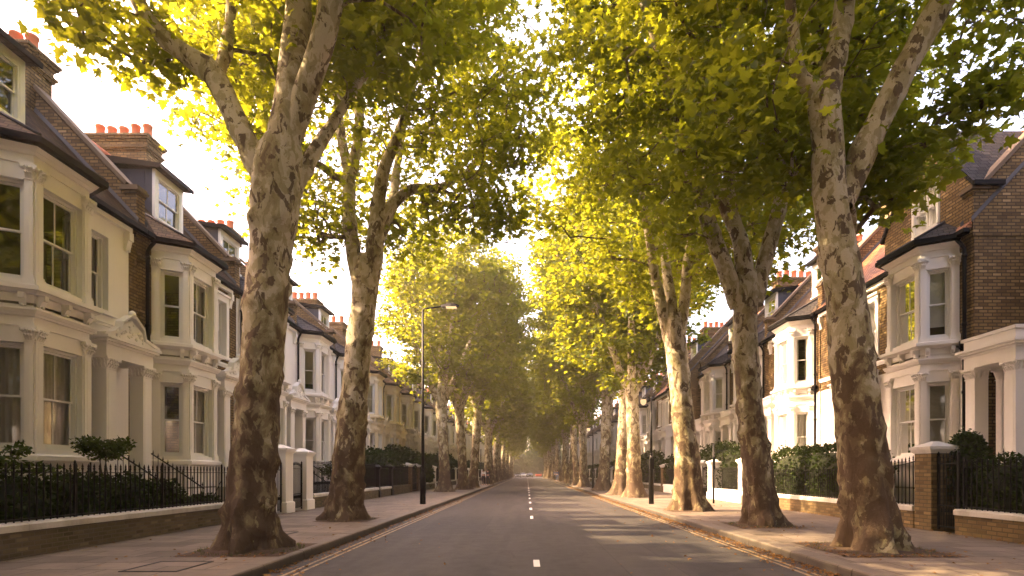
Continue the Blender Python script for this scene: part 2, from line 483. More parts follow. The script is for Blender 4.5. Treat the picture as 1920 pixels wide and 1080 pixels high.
# ------------------------------------------------------------------ mesh builder
class MB:
    def __init__(s):
        s.v = []; s.f = []; s.m = []; s.sm = []
        s.mats = []
    def mi(s, mat):
        if mat not in s.mats: s.mats.append(mat)
        return s.mats.index(mat)
    def poly(s, pts, mat, smooth=False):
        i = len(s.v)
        s.v.extend([tuple(p) for p in pts])
        s.f.append(tuple(range(i, i + len(pts))))
        s.m.append(s.mi(mat)); s.sm.append(smooth)
    def hexa(s, c, mat):
        """c: 8 corners, bottom ring 0-3 then top ring 4-7"""
        i = len(s.v)
        s.v.extend([tuple(p) for p in c])
        for q in ((3, 2, 1, 0), (4, 5, 6, 7), (0, 1, 5, 4), (1, 2, 6, 5), (2, 3, 7, 6), (3, 0, 4, 7)):
            s.f.append(tuple(i + k for k in q)); s.m.append(s.mi(mat)); s.sm.append(False)
    def box(s, x0, x1, y0, y1, z0, z1, mat):
        s.hexa([(x0, y0, z0), (x1, y0, z0), (x1, y1, z0), (x0, y1, z0), (x0, y0, z1), (x1, y0, z1), (x1, y1, z1), (x0, y1, z1)], mat)
    def fbox(s, F, a0, a1, d0, d1, z0, z1, mat):
        P = F.p
        s.hexa([P(a0, d0, z0), P(a1, d0, z0), P(a1, d1, z0), P(a0, d1, z0), P(a0, d0, z1), P(a1, d0, z1), P(a1, d1, z1), P(a0, d1, z1)], mat)
    def taper(s, F, a0, a1, d0, d1, z0, b0, b1, e0, e1, z1, mat):
        P = F.p
        s.hexa([P(a0, d0, z0), P(a1, d0, z0), P(a1, d1, z0), P(a0, d1, z0), P(b0, e0, z1), P(b1, e0, z1), P(b1, e1, z1), P(b0, e1, z1)], mat)
    def prism(s, bottom, top, mat):
        """two matching polygons joined"""
        n = len(bottom)
        i = len(s.v)
        s.v.extend([tuple(p) for p in bottom]); s.v.extend([tuple(p) for p in top])
        s.f.append(tuple(range(i + n - 1, i - 1, -1))); s.f.append(tuple(range(i + n, i + 2 * n)))
        s.m += [s.mi(mat)] * 2; s.sm += [False] * 2
        for k in range(n):
            j = (k + 1) % n
            s.f.append((i + k, i + j, i + n + j, i + n + k)); s.m.append(s.mi(mat)); s.sm.append(False)
    def lathe(s, c, prof, mat, segs=12, axis='z', smooth=True):
        i = len(s.v)
        for (r, h) in prof:
            for k in range(segs):
                a = 2 * math.pi * k / segs
                if axis == 'z': s.v.append((c[0] + r * math.cos(a), c[1] + r * math.sin(a), c[2] + h))
                elif axis == 'x': s.v.append((c[0] + h, c[1] + r * math.cos(a), c[2] + r * math.sin(a)))
                else: s.v.append((c[0] + r * math.cos(a), c[1] + h, c[2] + r * math.sin(a)))
        n = len(prof)
        for q in range(n - 1):
            for k in range(segs):
                k2 = (k + 1) % segs
                s.f.append((i + q * segs + k, i + q * segs + k2, i + (q + 1) * segs + k2, i + (q + 1) * segs + k))
                s.m.append(s.mi(mat)); s.sm.append(smooth)
        s.f.append(tuple(i + k for k in range(segs - 1, -1, -1))); s.m.append(s.mi(mat)); s.sm.append(False)
        s.f.append(tuple(i + (n - 1) * segs + k for k in range(segs))); s.m.append(s.mi(mat)); s.sm.append(False)
    def tube(s, path, radii, mat, segs=8, caps=True):
        pts = [Vector(p) for p in path]
        if isinstance(radii, (int, float)): radii = [radii] * len(pts)
        i = len(s.v)
        ref = None
        for k, p in enumerate(pts):
            if k == 0: t = pts[1] - p
            elif k == len(pts) - 1: t = p - pts[k - 1]
            else: t = (pts[k + 1] - pts[k - 1])
            t.normalize()
            if ref is None:
                ref = Vector((1, 0, 0)) if abs(t.x) < .9 else Vector((0, 1, 0))
            u = (ref - t * ref.dot(t)).normalized(); ref = u
            v = t.cross(u)
            for q in range(segs):
                a = 2 * math.pi * q / segs
                s.v.append(tuple(p + (u * math.cos(a) + v * math.sin(a)) * radii[k]))
        mi = s.mi(mat)
        for k in range(len(pts) - 1):
            for q in range(segs):
                q2 = (q + 1) % segs
                s.f.append((i + k * segs + q, i + k * segs + q2, i + (k + 1) * segs + q2, i + (k + 1) * segs + q))
                s.m.append(mi); s.sm.append(True)
        if caps:
            s.f.append(tuple(i + q for q in range(segs - 1, -1, -1))); s.m.append(mi); s.sm.append(False)
            s.f.append(tuple(i + (len(pts) - 1) * segs + q for q in range(segs))); s.m.append(mi); s.sm.append(False)
    def mesh(s, name):
        me = bpy.data.meshes.new(name)
        me.from_pydata(s.v, [], s.f)
        for mt in s.mats: me.materials.append(MATS[mt])
        me.polygons.foreach_set('material_index', s.m)
        me.polygons.foreach_set('use_smooth', s.sm)
        me.update()
        nl = len(me.loops)
        if nl and nl < 400000:
            co = np.empty(len(me.vertices) * 3); me.vertices.foreach_get('co', co); co = co.reshape(-1, 3)
            li = np.empty(nl, dtype=np.int64); me.loops.foreach_get('vertex_index', li)
            nf = len(me.polygons)
            nr = np.empty(nf * 3); me.polygons.foreach_get('normal', nr); nr = nr.reshape(-1, 3)
            lt = np.empty(nf, dtype=np.int64); me.polygons.foreach_get('loop_total', lt)
            fn = np.repeat(nr, lt, axis=0)
            tt = np.stack([-fn[:, 1], fn[:, 0], np.zeros(nl)], 1)
            ln = np.linalg.norm(tt, axis=1)
            flat = ln < .2
            tt[flat] = (1, 0, 0); ln[flat] = 1
            tt /= ln[:, None]
            bb = np.cross(fn, tt)
            bb[flat] = (0, 1, 0)
            pc = co[li]
            uv = np.stack([(pc * tt).sum(1), (pc * bb).sum(1)], 1)
            ul = me.uv_layers.new(name='uv')
            ul.data.foreach_set('uv', uv.ravel())
        return me
    def build(s, name, parent=None, loc=None):
        if not s.f: return None
        o = bpy.data.objects.new(name, s.mesh(name))
        COL.objects.link(o)
        if parent is not None: o.parent = parent
        if loc is not None: o.location = loc
        return o

class Frame:
    """local frame: a along, d outward, z up"""
    def __init__(s, o, t, n):
        s.o = Vector(o); s.t = Vector(t).normalized(); s.n = Vector(n).normalized()
    def p(s, a, d, z):
        q = s.o + s.t * a + s.n * d
        return (q.x, q.y, q.z + z)

def empty(name, loc=(0, 0, 0), label=None, cat=None, group=None, rz=0):
    o = bpy.data.objects.new(name, None)
    o.empty_display_size = .3
    COL.objects.link(o)
    o.location = loc
    o.rotation_euler = (0, 0, rz)
    tag(o, label, cat, group)
    return o

def tag(o, label=None, cat=None, group=None, kind=None):
    if label: o['label'] = label
    if cat: o['category'] = cat
    if group: o['group'] = group
    if kind: o['kind'] = kind
    return o

def copy_tree(o, parent=None):
    c = o.copy()
    COL.objects.link(c)
    c.parent = parent
    for ch in list(o.children):
        copy_tree(ch, c)
    return c

def joined_mesh(root, name):
    """all the meshes under root as one mesh (for far copies)"""
    mb_v = []; mb_f = []; mi = []; sm = []; mats = []
    def walk(o, M):
        M = M @ o.matrix_local
        if o.type == 'MESH':
            me = o.data
            base = len(mb_v)
            mb_v.extend([tuple(M @ v.co) for v in me.vertices])
            mp = []
            for m in me.materials:
                if m not in mats: mats.append(m)
                mp.append(mats.index(m))
            for p in me.polygons:
                mb_f.append(tuple(base + i for i in p.vertices)); mi.append(mp[p.material_index]); sm.append(p.use_smooth)
        for ch in o.children: walk(ch, M)
    for ch in root.children: walk(ch, Matrix())
    me = MB()
    me.v = mb_v; me.f = mb_f; me.m = mi; me.sm = sm; me.mats = [m.name for m in mats]
    return me.mesh(name)
ORD = ['first', 'second', 'third', 'fourth', 'fifth', 'sixth', 'seventh', 'eighth', 'ninth', 'tenth', 'eleventh', 'twelfth',
       'thirteenth', 'fourteenth', 'fifteenth', 'sixteenth', 'seventeenth', 'eighteenth', 'nineteenth', 'twentieth', 'twenty-first',
       'twenty-second', 'twenty-third', 'twenty-fourth', 'twenty-fifth', 'twenty-sixth', 'twenty-seventh', 'twenty-eighth', 'twenty-ninth', 'thirtieth']
_T = {30: 'thirty', 40: 'forty', 50: 'fifty'}
for _t in (30, 40):
    for _i in range(1, 10): ORD.append(_T[_t] + '-' + ORD[_i - 1])
    ORD.append(_T[_t + 10][:-1] + 'ieth' if _t + 10 < 60 else '')
# ------------------------------------------------------------------ the setting
XL, XR = -3.85, 4.55            # kerb faces
WL, WR = -8.0, 9.4              # garden wall faces
KH = .15                        # kerb height
Y0, Y1 = -62.0, 178.0

def structure(name, mb):
    o = mb.build(name); o['kind'] = 'structure'; return o

g = MB(); g.box(-400, 400, -200, 700, -.6, -.30, 'garden_soil'); structure('ground', g)
g = MB()
N = 24
g.poly([(XL - .05, Y0, 0), (XR + .05, Y0, 0), (XR + .05, Y1, 0), (XL - .05, Y1, 0)], 'asphalt')
g.poly([(-60, Y1, 0), (60, Y1, 0), (60, Y1 + 9, 0), (-60, Y1 + 9, 0)], 'asphalt')
structure('road', g)
# pavements
TREE_PITS = []   # filled below, cut as raised frames of soil on top of paving
for nm, x0, x1 in (('pavement', WL - .1, XL - .30), ('pavement', XR + .30, WR + .1)):
    g = MB(); g.box(x0, x1, Y0, Y1, -.2, KH, 'paving_slabs'); structure(nm, g)
for nm, x0, x1 in (('kerb', XL - .30, XL), ('kerb', XR, XR + .30)):
    g = MB()
    s = 1 if x0 < 0 else -1
    e = .018
    fx = x1 if x0 < 0 else x0
    bx = x0 if x0 < 0 else x1
    y = -14.0
    g.box(min(x0, x1), max(x0, x1), Y0, -14.0, -.2, KH + .002, 'kerb_granite')
    rr = random.Random(5 + int(x0))
    while y < Y1:
        dz = rr.uniform(-.004, .004); dx = rr.uniform(-.004, .004)
        ln = .91
        a, b = y + .003, y + ln - .003
        prof = [(bx, -.2), (bx, KH + .002 + dz), (fx - s * e + dx, KH + .002 + dz), (fx + dx, KH - e + dz), (fx + dx + s * .012, -.2)]
        g.prism([(p[0], a, p[1]) for p in prof], [(p[0], b, p[1]) for p in prof], 'kerb_granite')
        y += ln
    structure(nm, g)
# gardens behind the walls
for x0, x1 in ((-30, WL - .1), (WR + .1, 34)):
    g = MB(); g.box(x0, x1, Y0, Y1, -.25, .12, 'garden_soil'); structure('garden_ground', g)
g = MB(); g.box(-70, 70, Y1 + 9, Y1 + 60, -.25, .12, 'garden_soil'); structure('park_ground', g)

# painted lines
def strip(x0, x1, y0, y1, z, mat, step=1.5, wob=.004, seed=0):
    g = MB(); rr = random.Random(seed)
    n = max(1, int((y1 - y0) / step))
    pl = pr = None
    for i in range(n + 1):
        y = y0 + (y1 - y0) * i / n
        l, r_ = x0 + rr.uniform(-wob, wob), x1 + rr.uniform(-wob, wob)
        if i: g.poly([(pl[0], pl[1], z), (pr[0], pr[1], z), (r_, y, z), (l, y, z)], mat)
        pl, pr = (l, y), (r_, y)
    return g
LN = 0
for k, (x, nm) in enumerate(((XL + .30, 'left'), (XL + .44, 'left'), (XR - .30, 'right'), (XR - .44, 'right'))):
    o = strip(x - .030, x + .030, Y0, Y1 - 4, .004, 'yellow_line_paint', seed=k).build('road_marking'); o['kind'] = 'structure'
y = 9.15 - 2 * 4.55
dashes = [(8.9, 9.6), (18.1, 19.3), (22.5, 23.7), (27.2, 28.6), (31.8, 33.2)] + [(36.5 + 4.7 * i, 37.9 + 4.7 * i) for i in range(29)]
for a, b in dashes:
    o = strip(.11, .21, a, b, .004, 'white_line_paint', .5, .003, int(a)).build('road_marking'); o['kind'] = 'structure'
# old trench patch in the asphalt
for (x0, x1, a, b) in ((-2.6, -.5, 12.5, 17.2), (1.6, 3.0, 10.2, 13.0)):
    pass

def cover(x0, x1, y0, y1, z, label):
    r_ = empty('utility_cover', ((x0 + x1) / 2, (y0 + y1) / 2, z), label, 'manhole cover')
    hx, hy = (x1 - x0) / 2, (y1 - y0) / 2
    g = MB()
    for (a, b, c, d) in ((-hx, hx, -hy, -hy + .04), (-hx, hx, hy - .04, hy), (-hx, -hx + .04, -hy + .04, hy - .04), (hx - .04, hx, -hy + .04, hy - .04)):
        g.box(a, b, c, d, -.02, .008, 'rubber')
    g.build('frame', r_)
    g = MB(); g.box(-hx + .045, hx - .045, -hy + .045, hy - .045, -.02, .004, 'paving_slabs')
    g.build('lid', r_)
cover(-5.55, -4.75, 7.6, 8.5, KH, 'rectangular inspection cover with dark rim in the left pavement, before the nearest trunk')
cover(-6.2, -5.2, 12.1, 12.75, KH, 'narrow cover plate in the left pavement between the two nearest trunks')
# ------------------------------------------------------------------ trees
from mathutils import noise as mnoise

def catmull(pts, step):
    """resample a list of (x,y,z,r) control points"""
    P = [np.array(p, float) for p in pts]
    P = [2 * P[0] - P[1]] + P + [2 * P[-1] - P[-2]]
    out = []
    for i in range(1, len(P) - 2):
        L = np.linalg.norm(P[i + 1][:3] - P[i][:3])
        n = max(2, int(L / step))
        for k in range(n):
            t = k / n
            a, b, c, d = P[i - 1], P[i], P[i + 1], P[i + 2]
            q = .5 * ((2 * b) + (-a + c) * t + (2 * a - 5 * b + 4 * c - d) * t * t + (-a + 3 * b - 3 * c + d) * t ** 3)
            out.append(q)
    out.append(P[-2])
    return np.array(out)

class Arr:
    def __init__(s): s.v = []; s.f4 = []; s.h = []; s.n = 0
    def add(s, v, f, h):
        s.v.append(v); s.f4.append(f + s.n); s.h.append(h); s.n += len(v)

def wood_tube(A, path, segs, seed=0, flare=0.0, bump=0.0, zk=None, root=False):
    """path: array of (x,y,z,r)"""
    n = len(path)
    P = path[:, :3]; rad = path[:, 3]
    T = np.gradient(P, axis=0)
    T /= np.linalg.norm(T, axis=1)[:, None] + 1e-9
    ref = np.array([1., 0, 0]) if abs(T[0][0]) < .9 else np.array([0, 1., 0])
    V = np.empty((n, segs, 3))
    ang = np.arange(segs) * 2 * math.pi / segs
    rr = random.Random(seed)
    lob = [(rr.randint(3, 4), rr.uniform(0, 6.28), rr.uniform(.6, 1)), (rr.randint(5, 7), rr.uniform(0, 6.28), rr.uniform(.5, .9)), (rr.randint(8, 11), rr.uniform(0, 6.28), rr.uniform(.3, .5))]
    so = Vector((seed * 3.7, seed * 1.3, 0))
    for i in range(n):
        t = T[i]
        u = ref - t * ref.dot(t); u /= np.linalg.norm(u); ref = u
        v = np.cross(t, u)
        r = np.full(segs, rad[i])
        z = P[i][2]
        if root:
            fl = flare * math.exp(-max(z, 0) / .26) + flare * .22 * math.exp(-max(z, 0) / .9)
            w_ = sum(a * np.cos(k * ang + ph) for k, ph, a in lob)
            lobs = np.clip(w_ * .5 + .35, -.35, 1.2)
            r = r * (1 + fl * (.45 + .85 * lobs) + .085 * w_ * math.exp(-max(z, 0) / 1.1))
        if bump > 0:
            for q in range(segs):
                p = P[i] + (u * math.cos(ang[q]) + v * math.sin(ang[q])) * rad[i]
                pv = Vector((p[0], p[1], p[2] * .8))
                low = math.exp(-max(z, 0) / 1.6) if root else 0
                b1 = mnoise.noise(pv * 1.6 + so)
                b2 = mnoise.noise(pv * 4.5 + so)
                b3 = mnoise.noise(Vector((pv.x * 11, pv.y * 11, pv.z * 6)) + so)
                r[q] += bump * (1 + .7 * low) * (b1 * .9 + b2 * (.45 + 1.3 * low) + b3 * (.14 + .7 * low)) + (bump * 1.6 * max(0, b2 - .28) * 2)
        V[i] = P[i] + (np.cos(ang)[:, None] * u + np.sin(ang)[:, None] * v) * r[:, None]
    idx = np.arange(n * segs).reshape(n, segs)
    a = idx[:-1]; b = np.roll(idx, -1, 1)[:-1]; c = np.roll(idx, -1, 1)[1:]; d = idx[1:]
    F = np.stack([a, b, c, d], -1).reshape(-1, 4)
    h = np.repeat(P[:, 2] if zk is None else np.full(n, zk), segs)
    A.add(V.reshape(-1, 3), F, h)

def arr_mesh(name, V, F, mat, smooth=True, height=None):
    me = bpy.data.meshes.new(name)
    k = F.shape[1]
    me.vertices.add(len(V)); me.vertices.foreach_set('co', V.astype(np.float32).ravel())
    me.loops.add(F.size); me.loops.foreach_set('vertex_index', F.astype(np.int32).ravel())
    me.polygons.add(len(F))
    me.polygons.foreach_set('loop_start', (np.arange(len(F)) * k).astype(np.int32))
    me.polygons.foreach_set('loop_total', np.full(len(F), k, dtype=np.int32))
    me.polygons.foreach_set('use_smooth', np.full(len(F), smooth))
    me.materials.append(MATS[mat])
    if height is not None:
        at = me.attributes.new('height', 'FLOAT', 'POINT')
        at.data.foreach_set('value', height.astype(np.float32))
    me.update(calc_edges=True)
    return me

def leaf_template(lod):
    if lod == 0:
        o = [(0, .06), (-.20, -.06), (-.44, .06), (-.30, .24), (-.56, .50), (-.25, .50), (-.20, .66), (0, 1.0), (.20, .66), (.25, .50), (.56, .50), (.30, .24), (.44, .06), (.20, -.06)]
        c = (0, .34)
    elif lod == 1:
        o = [(0, .05), (-.42, .02), (-.26, .26), (-.54, .55), (-.2, .55), (0, 1.0), (.2, .55), (.54, .55), (.26, .26), (.42, .02)]
        c = (0, .36)
    else:
        o = [(0, 0), (-.46, .30), (-.14, .55), (0, 1.0), (.14, .55), (.46, .30)]
        c = None
    pts = np.array(([c] if c else []) + o)
    z = -.22 * np.abs(pts[:, 0]) - .18 * pts[:, 1] ** 2
    P = np.column_stack([pts[:, 0], pts[:, 1], z])
    m = len(o)
    if c:
        F = np.array([[0, 1 + i, 1 + (i + 1) % m] for i in range(m)])
    else:
        F = np.array([[0, 3, 1], [1, 3, 2], [0, 5, 3], [3, 5, 4]])
    return P, F

def leaves(rng, pos, size, lod, out=None, up=.55, tip_down=.5):
    """place leaves at pos (N,3); returns V, F"""
    N = len(pos)
    T, Fq = leaf_template(lod)
    nrm = rng.normal(0, up, (N, 3)); nrm[:, 2] += 1
    nrm /= np.linalg.norm(nrm, axis=1)[:, None]
    d = rng.normal(0, 1, (N, 3)) if out is None else rng.normal(0, .7, (N, 3)) + out
    d[:, 2] -= tip_down
    d -= nrm * (d * nrm).sum(1)[:, None]
    d /= np.linalg.norm(d, axis=1)[:, None] + 1e-9
    x = np.cross(d, nrm)
    s = size * rng.uniform(.45, 1.25, N)
    cz = rng.uniform(-.5, 2.4, N)
    V = pos[:, None, :] + s[:, None, None] * (T[None, :, 0:1] * x[:, None, :] + T[None, :, 1:2] * d[:, None, :] + T[None, :, 2:3] * cz[:, None, None] * nrm[:, None, :])
    F = Fq[None] + (np.arange(N) * len(T))[:, None, None]
    return V.reshape(-1, 3), F.reshape(-1, 3)

def grow_crown(A, limbs, env, ncl, rng, seed, thin=.011):
    """limbs: arrays of (x,y,z,r) already drawn as wood; env(n) -> candidate cluster points.
    Every cluster is joined to the nearest wood by its own curved branch; returns the cluster points with directions"""
    nodes = []; par = []; rad = []
    for L in limbs:
        prev = -1
        for q in L[::max(1, int(.35 / max(.05, np.linalg.norm(L[1, :3] - L[0, :3]))))]:
            nodes.append(q[:3]); par.append(prev); rad.append(q[3]); prev = len(nodes) - 1
    nlimb = len(nodes)
    pts = env(ncl)
    base = np.array(nodes)
    d0 = np.array([np.min(np.linalg.norm(base - p, axis=1)) for p in pts])
    pts = pts[np.argsort(d0)]
    paths = []
    tips = []
    cnt = [0] * nlimb
    for p in pts:
        Nn = np.array(nodes)
        dv = p - Nn
        dist = np.linalg.norm(dv, axis=1)
        cost = dist + np.clip(-dv[:, 2], 0, None) * .6     # branches prefer to rise
        j = int(np.argmin(cost))
        a = Nn[j]
        L = dist[j]
        n = max(2, int(L / .38))
        seg = [j]
        side = rng.normal(0, .10 * L, 3)
        arch = .12 * L
        for k in range(1, n + 1):
            t = k / n
            q = a + (p - a) * t + side * math.sin(math.pi * t) + np.array([0, 0, arch * math.sin(math.pi * t) * (1 if k < n else 0)]) + rng.normal(0, .025, 3)
            nodes.append(q); par.append(seg[-1]); cnt.append(0); rad.append(0)
            seg.append(len(nodes) - 1)
        cnt[seg[-1]] += 1
        paths.append(seg); 
        prev = nodes[seg[-2]]
        tips.append((nodes[seg[-1]], (nodes[seg[-1]] - prev) / (np.linalg.norm(nodes[seg[-1]] - prev) + 1e-6)))
    # branch thickness by what it carries
    tot = np.array(cnt, float)
    for i in range(len(nodes) - 1, nlimb - 1, -1):
        if par[i] >= 0: tot[par[i]] += tot[i]
    for seg in paths:
        P = []
        for i in seg:
            r = thin * max(tot[i], 1) ** .52
            if i == seg[0]: r = thin * max(tot[seg[1]], 1) ** .52 * 1.15
            P.append((*nodes[i], r))
        wood_tube(A, np.array(P), 5, zk=2.2)
    return tips, nodes, nlimb

def make_tree(name, base, trunk, limbs, env, ncl, per, lsize, lod, seed, label=None, group=None, sig=.36, segs=40, flare=.75, bump=.03, step=.10):
    root = empty(name, (base[0], base[1], KH), label, 'tree', group)
    rng = np.random.default_rng(seed)
    A = Arr()
    tp = catmull(trunk, step)
    wood_tube(A, tp, segs, seed, flare, bump, root=True)
    Ls = [tp[len(tp) * 3 // 4:]]
    for i, l in enumerate(limbs):
        lp = catmull(l, .16)
        wood_tube(A, lp, max(8, segs // 2 if l[0][3] > .12 else 10), seed + i + 1, bump=bump * .6 if l[0][3] > .1 else .008, zk=None)
        Ls.append(lp)
    tips, nodes, nl = grow_crown(A, Ls[1:], lambda n: env(rng, n), ncl, rng, seed)
    V = np.concatenate(A.v); F = np.concatenate(A.f4); h = np.concatenate(A.h)
    tr = bpy.data.objects.new('trunk', arr_mesh('trunk', V, F, 'plane_bark', True, h))
    COL.objects.link(tr); tr.parent = root
    if lod < 2:      # fine twigs that carry the leaves
        B = Arr()
        for (c, d) in tips:
            for k in range(5):
                e = d * .5 + rng.normal(0, .6, 3); e[2] *= .6
                e *= sig * 1.5 / (np.linalg.norm(e) + 1e-6) * rng.uniform(.6, 1.1)
                wood_tube(B, np.array([(*(c - d * .1), .007), (*(c + e * .55), .005), (*(c + e - np.array([0, 0, .05])), .002)]), 3, zk=1.5)
        A.v += B.v; A.f4 += [f + A.n for f in B.f4]; A.h += B.h; A.n += B.n
    # leaves: around every tip, and a few back along the twig
    C = np.array([t[0] for t in tips]); D = np.array([t[1] for t in tips])
    N = len(C)
    n_each = rng.poisson(per, N)
    idx = np.repeat(np.arange(N), n_each)
    sg = sig * rng.uniform(.6, 1.35, N)[idx][:, None]
    off = rng.normal(0, 1, (len(idx), 3)).clip(-1.7, 1.7) * sg * np.array([1, 1, .62])
    back = rng.uniform(-.8, .25, len(idx))[:, None] * D[idx] * .6
    pos = C[idx] + off + back
    outd = off / (np.linalg.norm(off, axis=1)[:, None] + 1e-6)
    Vl, Fl = leaves(rng, pos, lsize, lod, outd)
    cr = bpy.data.objects.new('crown', arr_mesh('crown', Vl, Fl, 'plane_leaves', False))
    COL.objects.link(cr); cr.parent = root
    return root

def crown_env(cx, cy, zc, rx, ry, rz, zmin, road=0, holes=()):
    """shell-weighted points of a rounded crown, local coordinates"""
    def f(rng, n):
        out = []
        while len(out) < n:
            d = rng.normal(0, 1, 3); d /= np.linalg.norm(d)
            r = rng.uniform(.15, 1) ** .42
            p = np.array([cx + d[0] * rx * r, cy + d[1] * ry * r, zc + d[2] * rz * r])
            wob = mnoise.noise(Vector((p[0] * .45, p[1] * .45, p[2] * .45 + seed_off(rng))))
            if r > .86 + .35 * wob: continue
            if p[2] < zmin + .6 * wob: continue
            bad = False
            for (hx, hy, hz, hr) in holes:
                if (p[0] - hx) ** 2 + (p[1] - hy) ** 2 + (p[2] - hz) ** 2 < hr * hr: bad = True
            if not bad: out.append(p)
        return np.array(out)
    return f
def seed_off(rng): return 0.0

def from_px(Yd, bx):
    """pixel of the photo -> local tree coordinates, at the tree's own distance"""
    s = Yd / F_PX
    def f(px, py, wpx, dy=0.0):
        return ((px - VX) * s - bx, dy, (VY - py) * s + 1.5 - KH, wpx * s * .455)
    return f

def plus(env, box, share):
    """a crown with one more bough reaching into a box (x0, x1, y0, y1, z0, z1)"""
    def f(rng, n):
        m = int(n * share)
        b = np.column_stack([rng.uniform(box[0], box[1], m), rng.uniform(box[2], box[3], m), rng.uniform(box[4], box[5], m)])
        return np.vstack([env(rng, n - m), b])
    return f

def profile(env, bx, by, rows, margin=14, clear=(), front=.5):
    """keep only the crown points above the crown's underside outline, given as (x, y) pairs seen from the street"""
    X = [r[0] for r in rows]; Yv = [r[1] for r in rows]
    def f(rng, n):
        keep = []
        for _ in range(12):
            for p in env(rng, n):
                wx, wy, wz = p[0] + bx, p[1] + by, p[2] + KH
                if wy < 1.0: keep.append(p); continue
                px = VX + wx * F_PX / wy; py = VY - (wz - 1.5) * F_PX / wy
                if px < X[0] - 40 or px > X[-1] + 40:
                    if py > min(Yv[0], Yv[-1]): continue
                mg = margin + .22 * F_PX / wy
                if p[1] < front:      # limbs stand clear of the leaves before them
                    hit = False
                    for seg in clear:
                        for (a, b) in zip(seg, seg[1:]):
                            ax, ay, bx_, by_ = a[0], a[1], b[0], b[1]
                            t = max(0, min(1, ((px - ax) * (bx_ - ax) + (py - ay) * (by_ - ay)) / ((bx_ - ax) ** 2 + (by_ - ay) ** 2)))
                            if math.hypot(px - ax - t * (bx_ - ax), py - ay - t * (by_ - ay)) < a[2] + .30 * F_PX / wy: hit = True
                    if hit: continue
                if py < np.interp(px, X, Yv) - mg: keep.append(p)
            if len(keep) >= n: break
        return np.array(keep[:n])
    return f

# --- nearest left tree
Yd = 9.8; bx = (472 - VX) * Yd / F_PX
q = from_px(Yd, bx)
trunk = [q(470, 1040, 92), q(471, 960, 92), q(476, 850, 84), q(486, 720, 80), q(500, 560, 82), q(512, 420, 88), (*q(520, 330, 96)[:3], q(0, 0, 96)[3]), q(530, 265, 72)]
limbs = [
    [q(500, 345, 46), q(468, 278, 46), q(425, 195, 44, .1), q(388, 125, 46, .2), q(330, 85, 36, .1), q(285, 45, 30, -.1), q(240, -60, 24, -.3), q(190, -200, 14, -.5)],
    [q(392, 140, 28, .2), q(392, 60, 26, .5), q(380, -40, 22, .9), q(360, -220, 12, 1.4)],
    [q(525, 330, 70), q(540, 210, 62), q(548, 100, 60, .1), q(552, -20, 50, .2), q(560, -200, 36, .2), q(550, -420, 20, 0)],
    [q(545, 250, 50), q(583, 165, 46, -.1), q(625, 70, 46, -.3), q(655, -30, 40, -.5), q(710, -180, 28, -.9), q(770, -330, 14, -1.2)],
    [q(540, 370, 30, .1), q(572, 270, 28, .35), q(604, 150, 24, .9), q(640, 40, 20, 1.3), q(690, -120, 12, 1.8)],
    [q(555, -20, 26, .1), q(640, -160, 20, -1.6), q(800, -260, 12, -2.6)],
    [q(548, 60, 22, .2), q(500, -60, 18, 2.0), q(440, -200, 12, 3.2)],
]
def env_l1(rng, n):
    a = crown_env(.4, .3, 13.2, 4.6, 4.6, 6.2, 7.9)(rng, int(n * .72))
    # spray that reaches over the roofs of the left terrace, low and outward
    m = n - len(a)
    b = np.column_stack([rng.uniform(-3.6, -1.2, m), rng.uniform(-1.2, 1.8, m), rng.uniform(7.2, 9.3, m)])
    keep = b[:, 2] > 7.35 + .35 * np.abs(b[:, 0] + 2.2) 
    return np.vstack([a, b[keep]])
make_tree('plane_tree', (bx, Yd), trunk, limbs, profile(env_l1, bx, Yd, [(40, -80), (95, 10), (170, 140), (300, 165), (380, 200), (520, 240), (600, 200), (700, 190), (850, 160), (1000, 120), (1050, 0)], clear=[[(520, 330, 45), (545, 100, 45), (550, -60, 30)], [(480, 300, 20), (390, 130, 24), (300, 60, 10), (250, -60, 5)], [(550, 230, 25), (620, 80, 25), (670, -60, 15)], [(392, 130, 8), (385, -40, 5)]]), 400, 66, .20, 0, 11,
          'thick plane tree with knobbly brown foot and pale upper trunk, nearest on the left pavement', 'plane trees along the left kerb', flare=.42, bump=.040)

# --- second left tree
Yd = 16.0; bx = (652 - VX) * Yd / F_PX
q = from_px(Yd, bx)
trunk = [q(648, 985, 66), q(650, 930, 65), q(655, 850, 62), q(664, 750, 55), q(672, 660, 51), q(682, 570, 50), q(686, 520, 52), q(690, 480, 40)]
limbs = [
    [q(680, 555, 36), q(664, 480, 30), q(654, 400, 28), q(648, 320, 26, .3), q(628, 230, 18, .5), q(620, 120, 14, .8), q(640, -20, 9, 1)],
    [q(650, 330, 20, .3), q(668, 250, 20, .2), q(672, 150, 16, .1), q(690, 20, 10, 0)],
    [q(690, 545, 40), q(702, 470, 36), q(708, 400, 30), q(722, 330, 24, -.2), q(760, 250, 18, -.4), q(790, 150, 12, -.5), q(820, 20, 8, -.6)],
    [q(708, 420, 26), q(740, 370, 22, .2), q(768, 338, 20, .5), q(815, 325, 16, .8), q(865, 285, 10, 1.2)],
    [q(700, 480, 22), q(715, 350, 20, 1.2), q(720, 200, 14, 2.0), q(740, 40, 9, 2.6)],
]
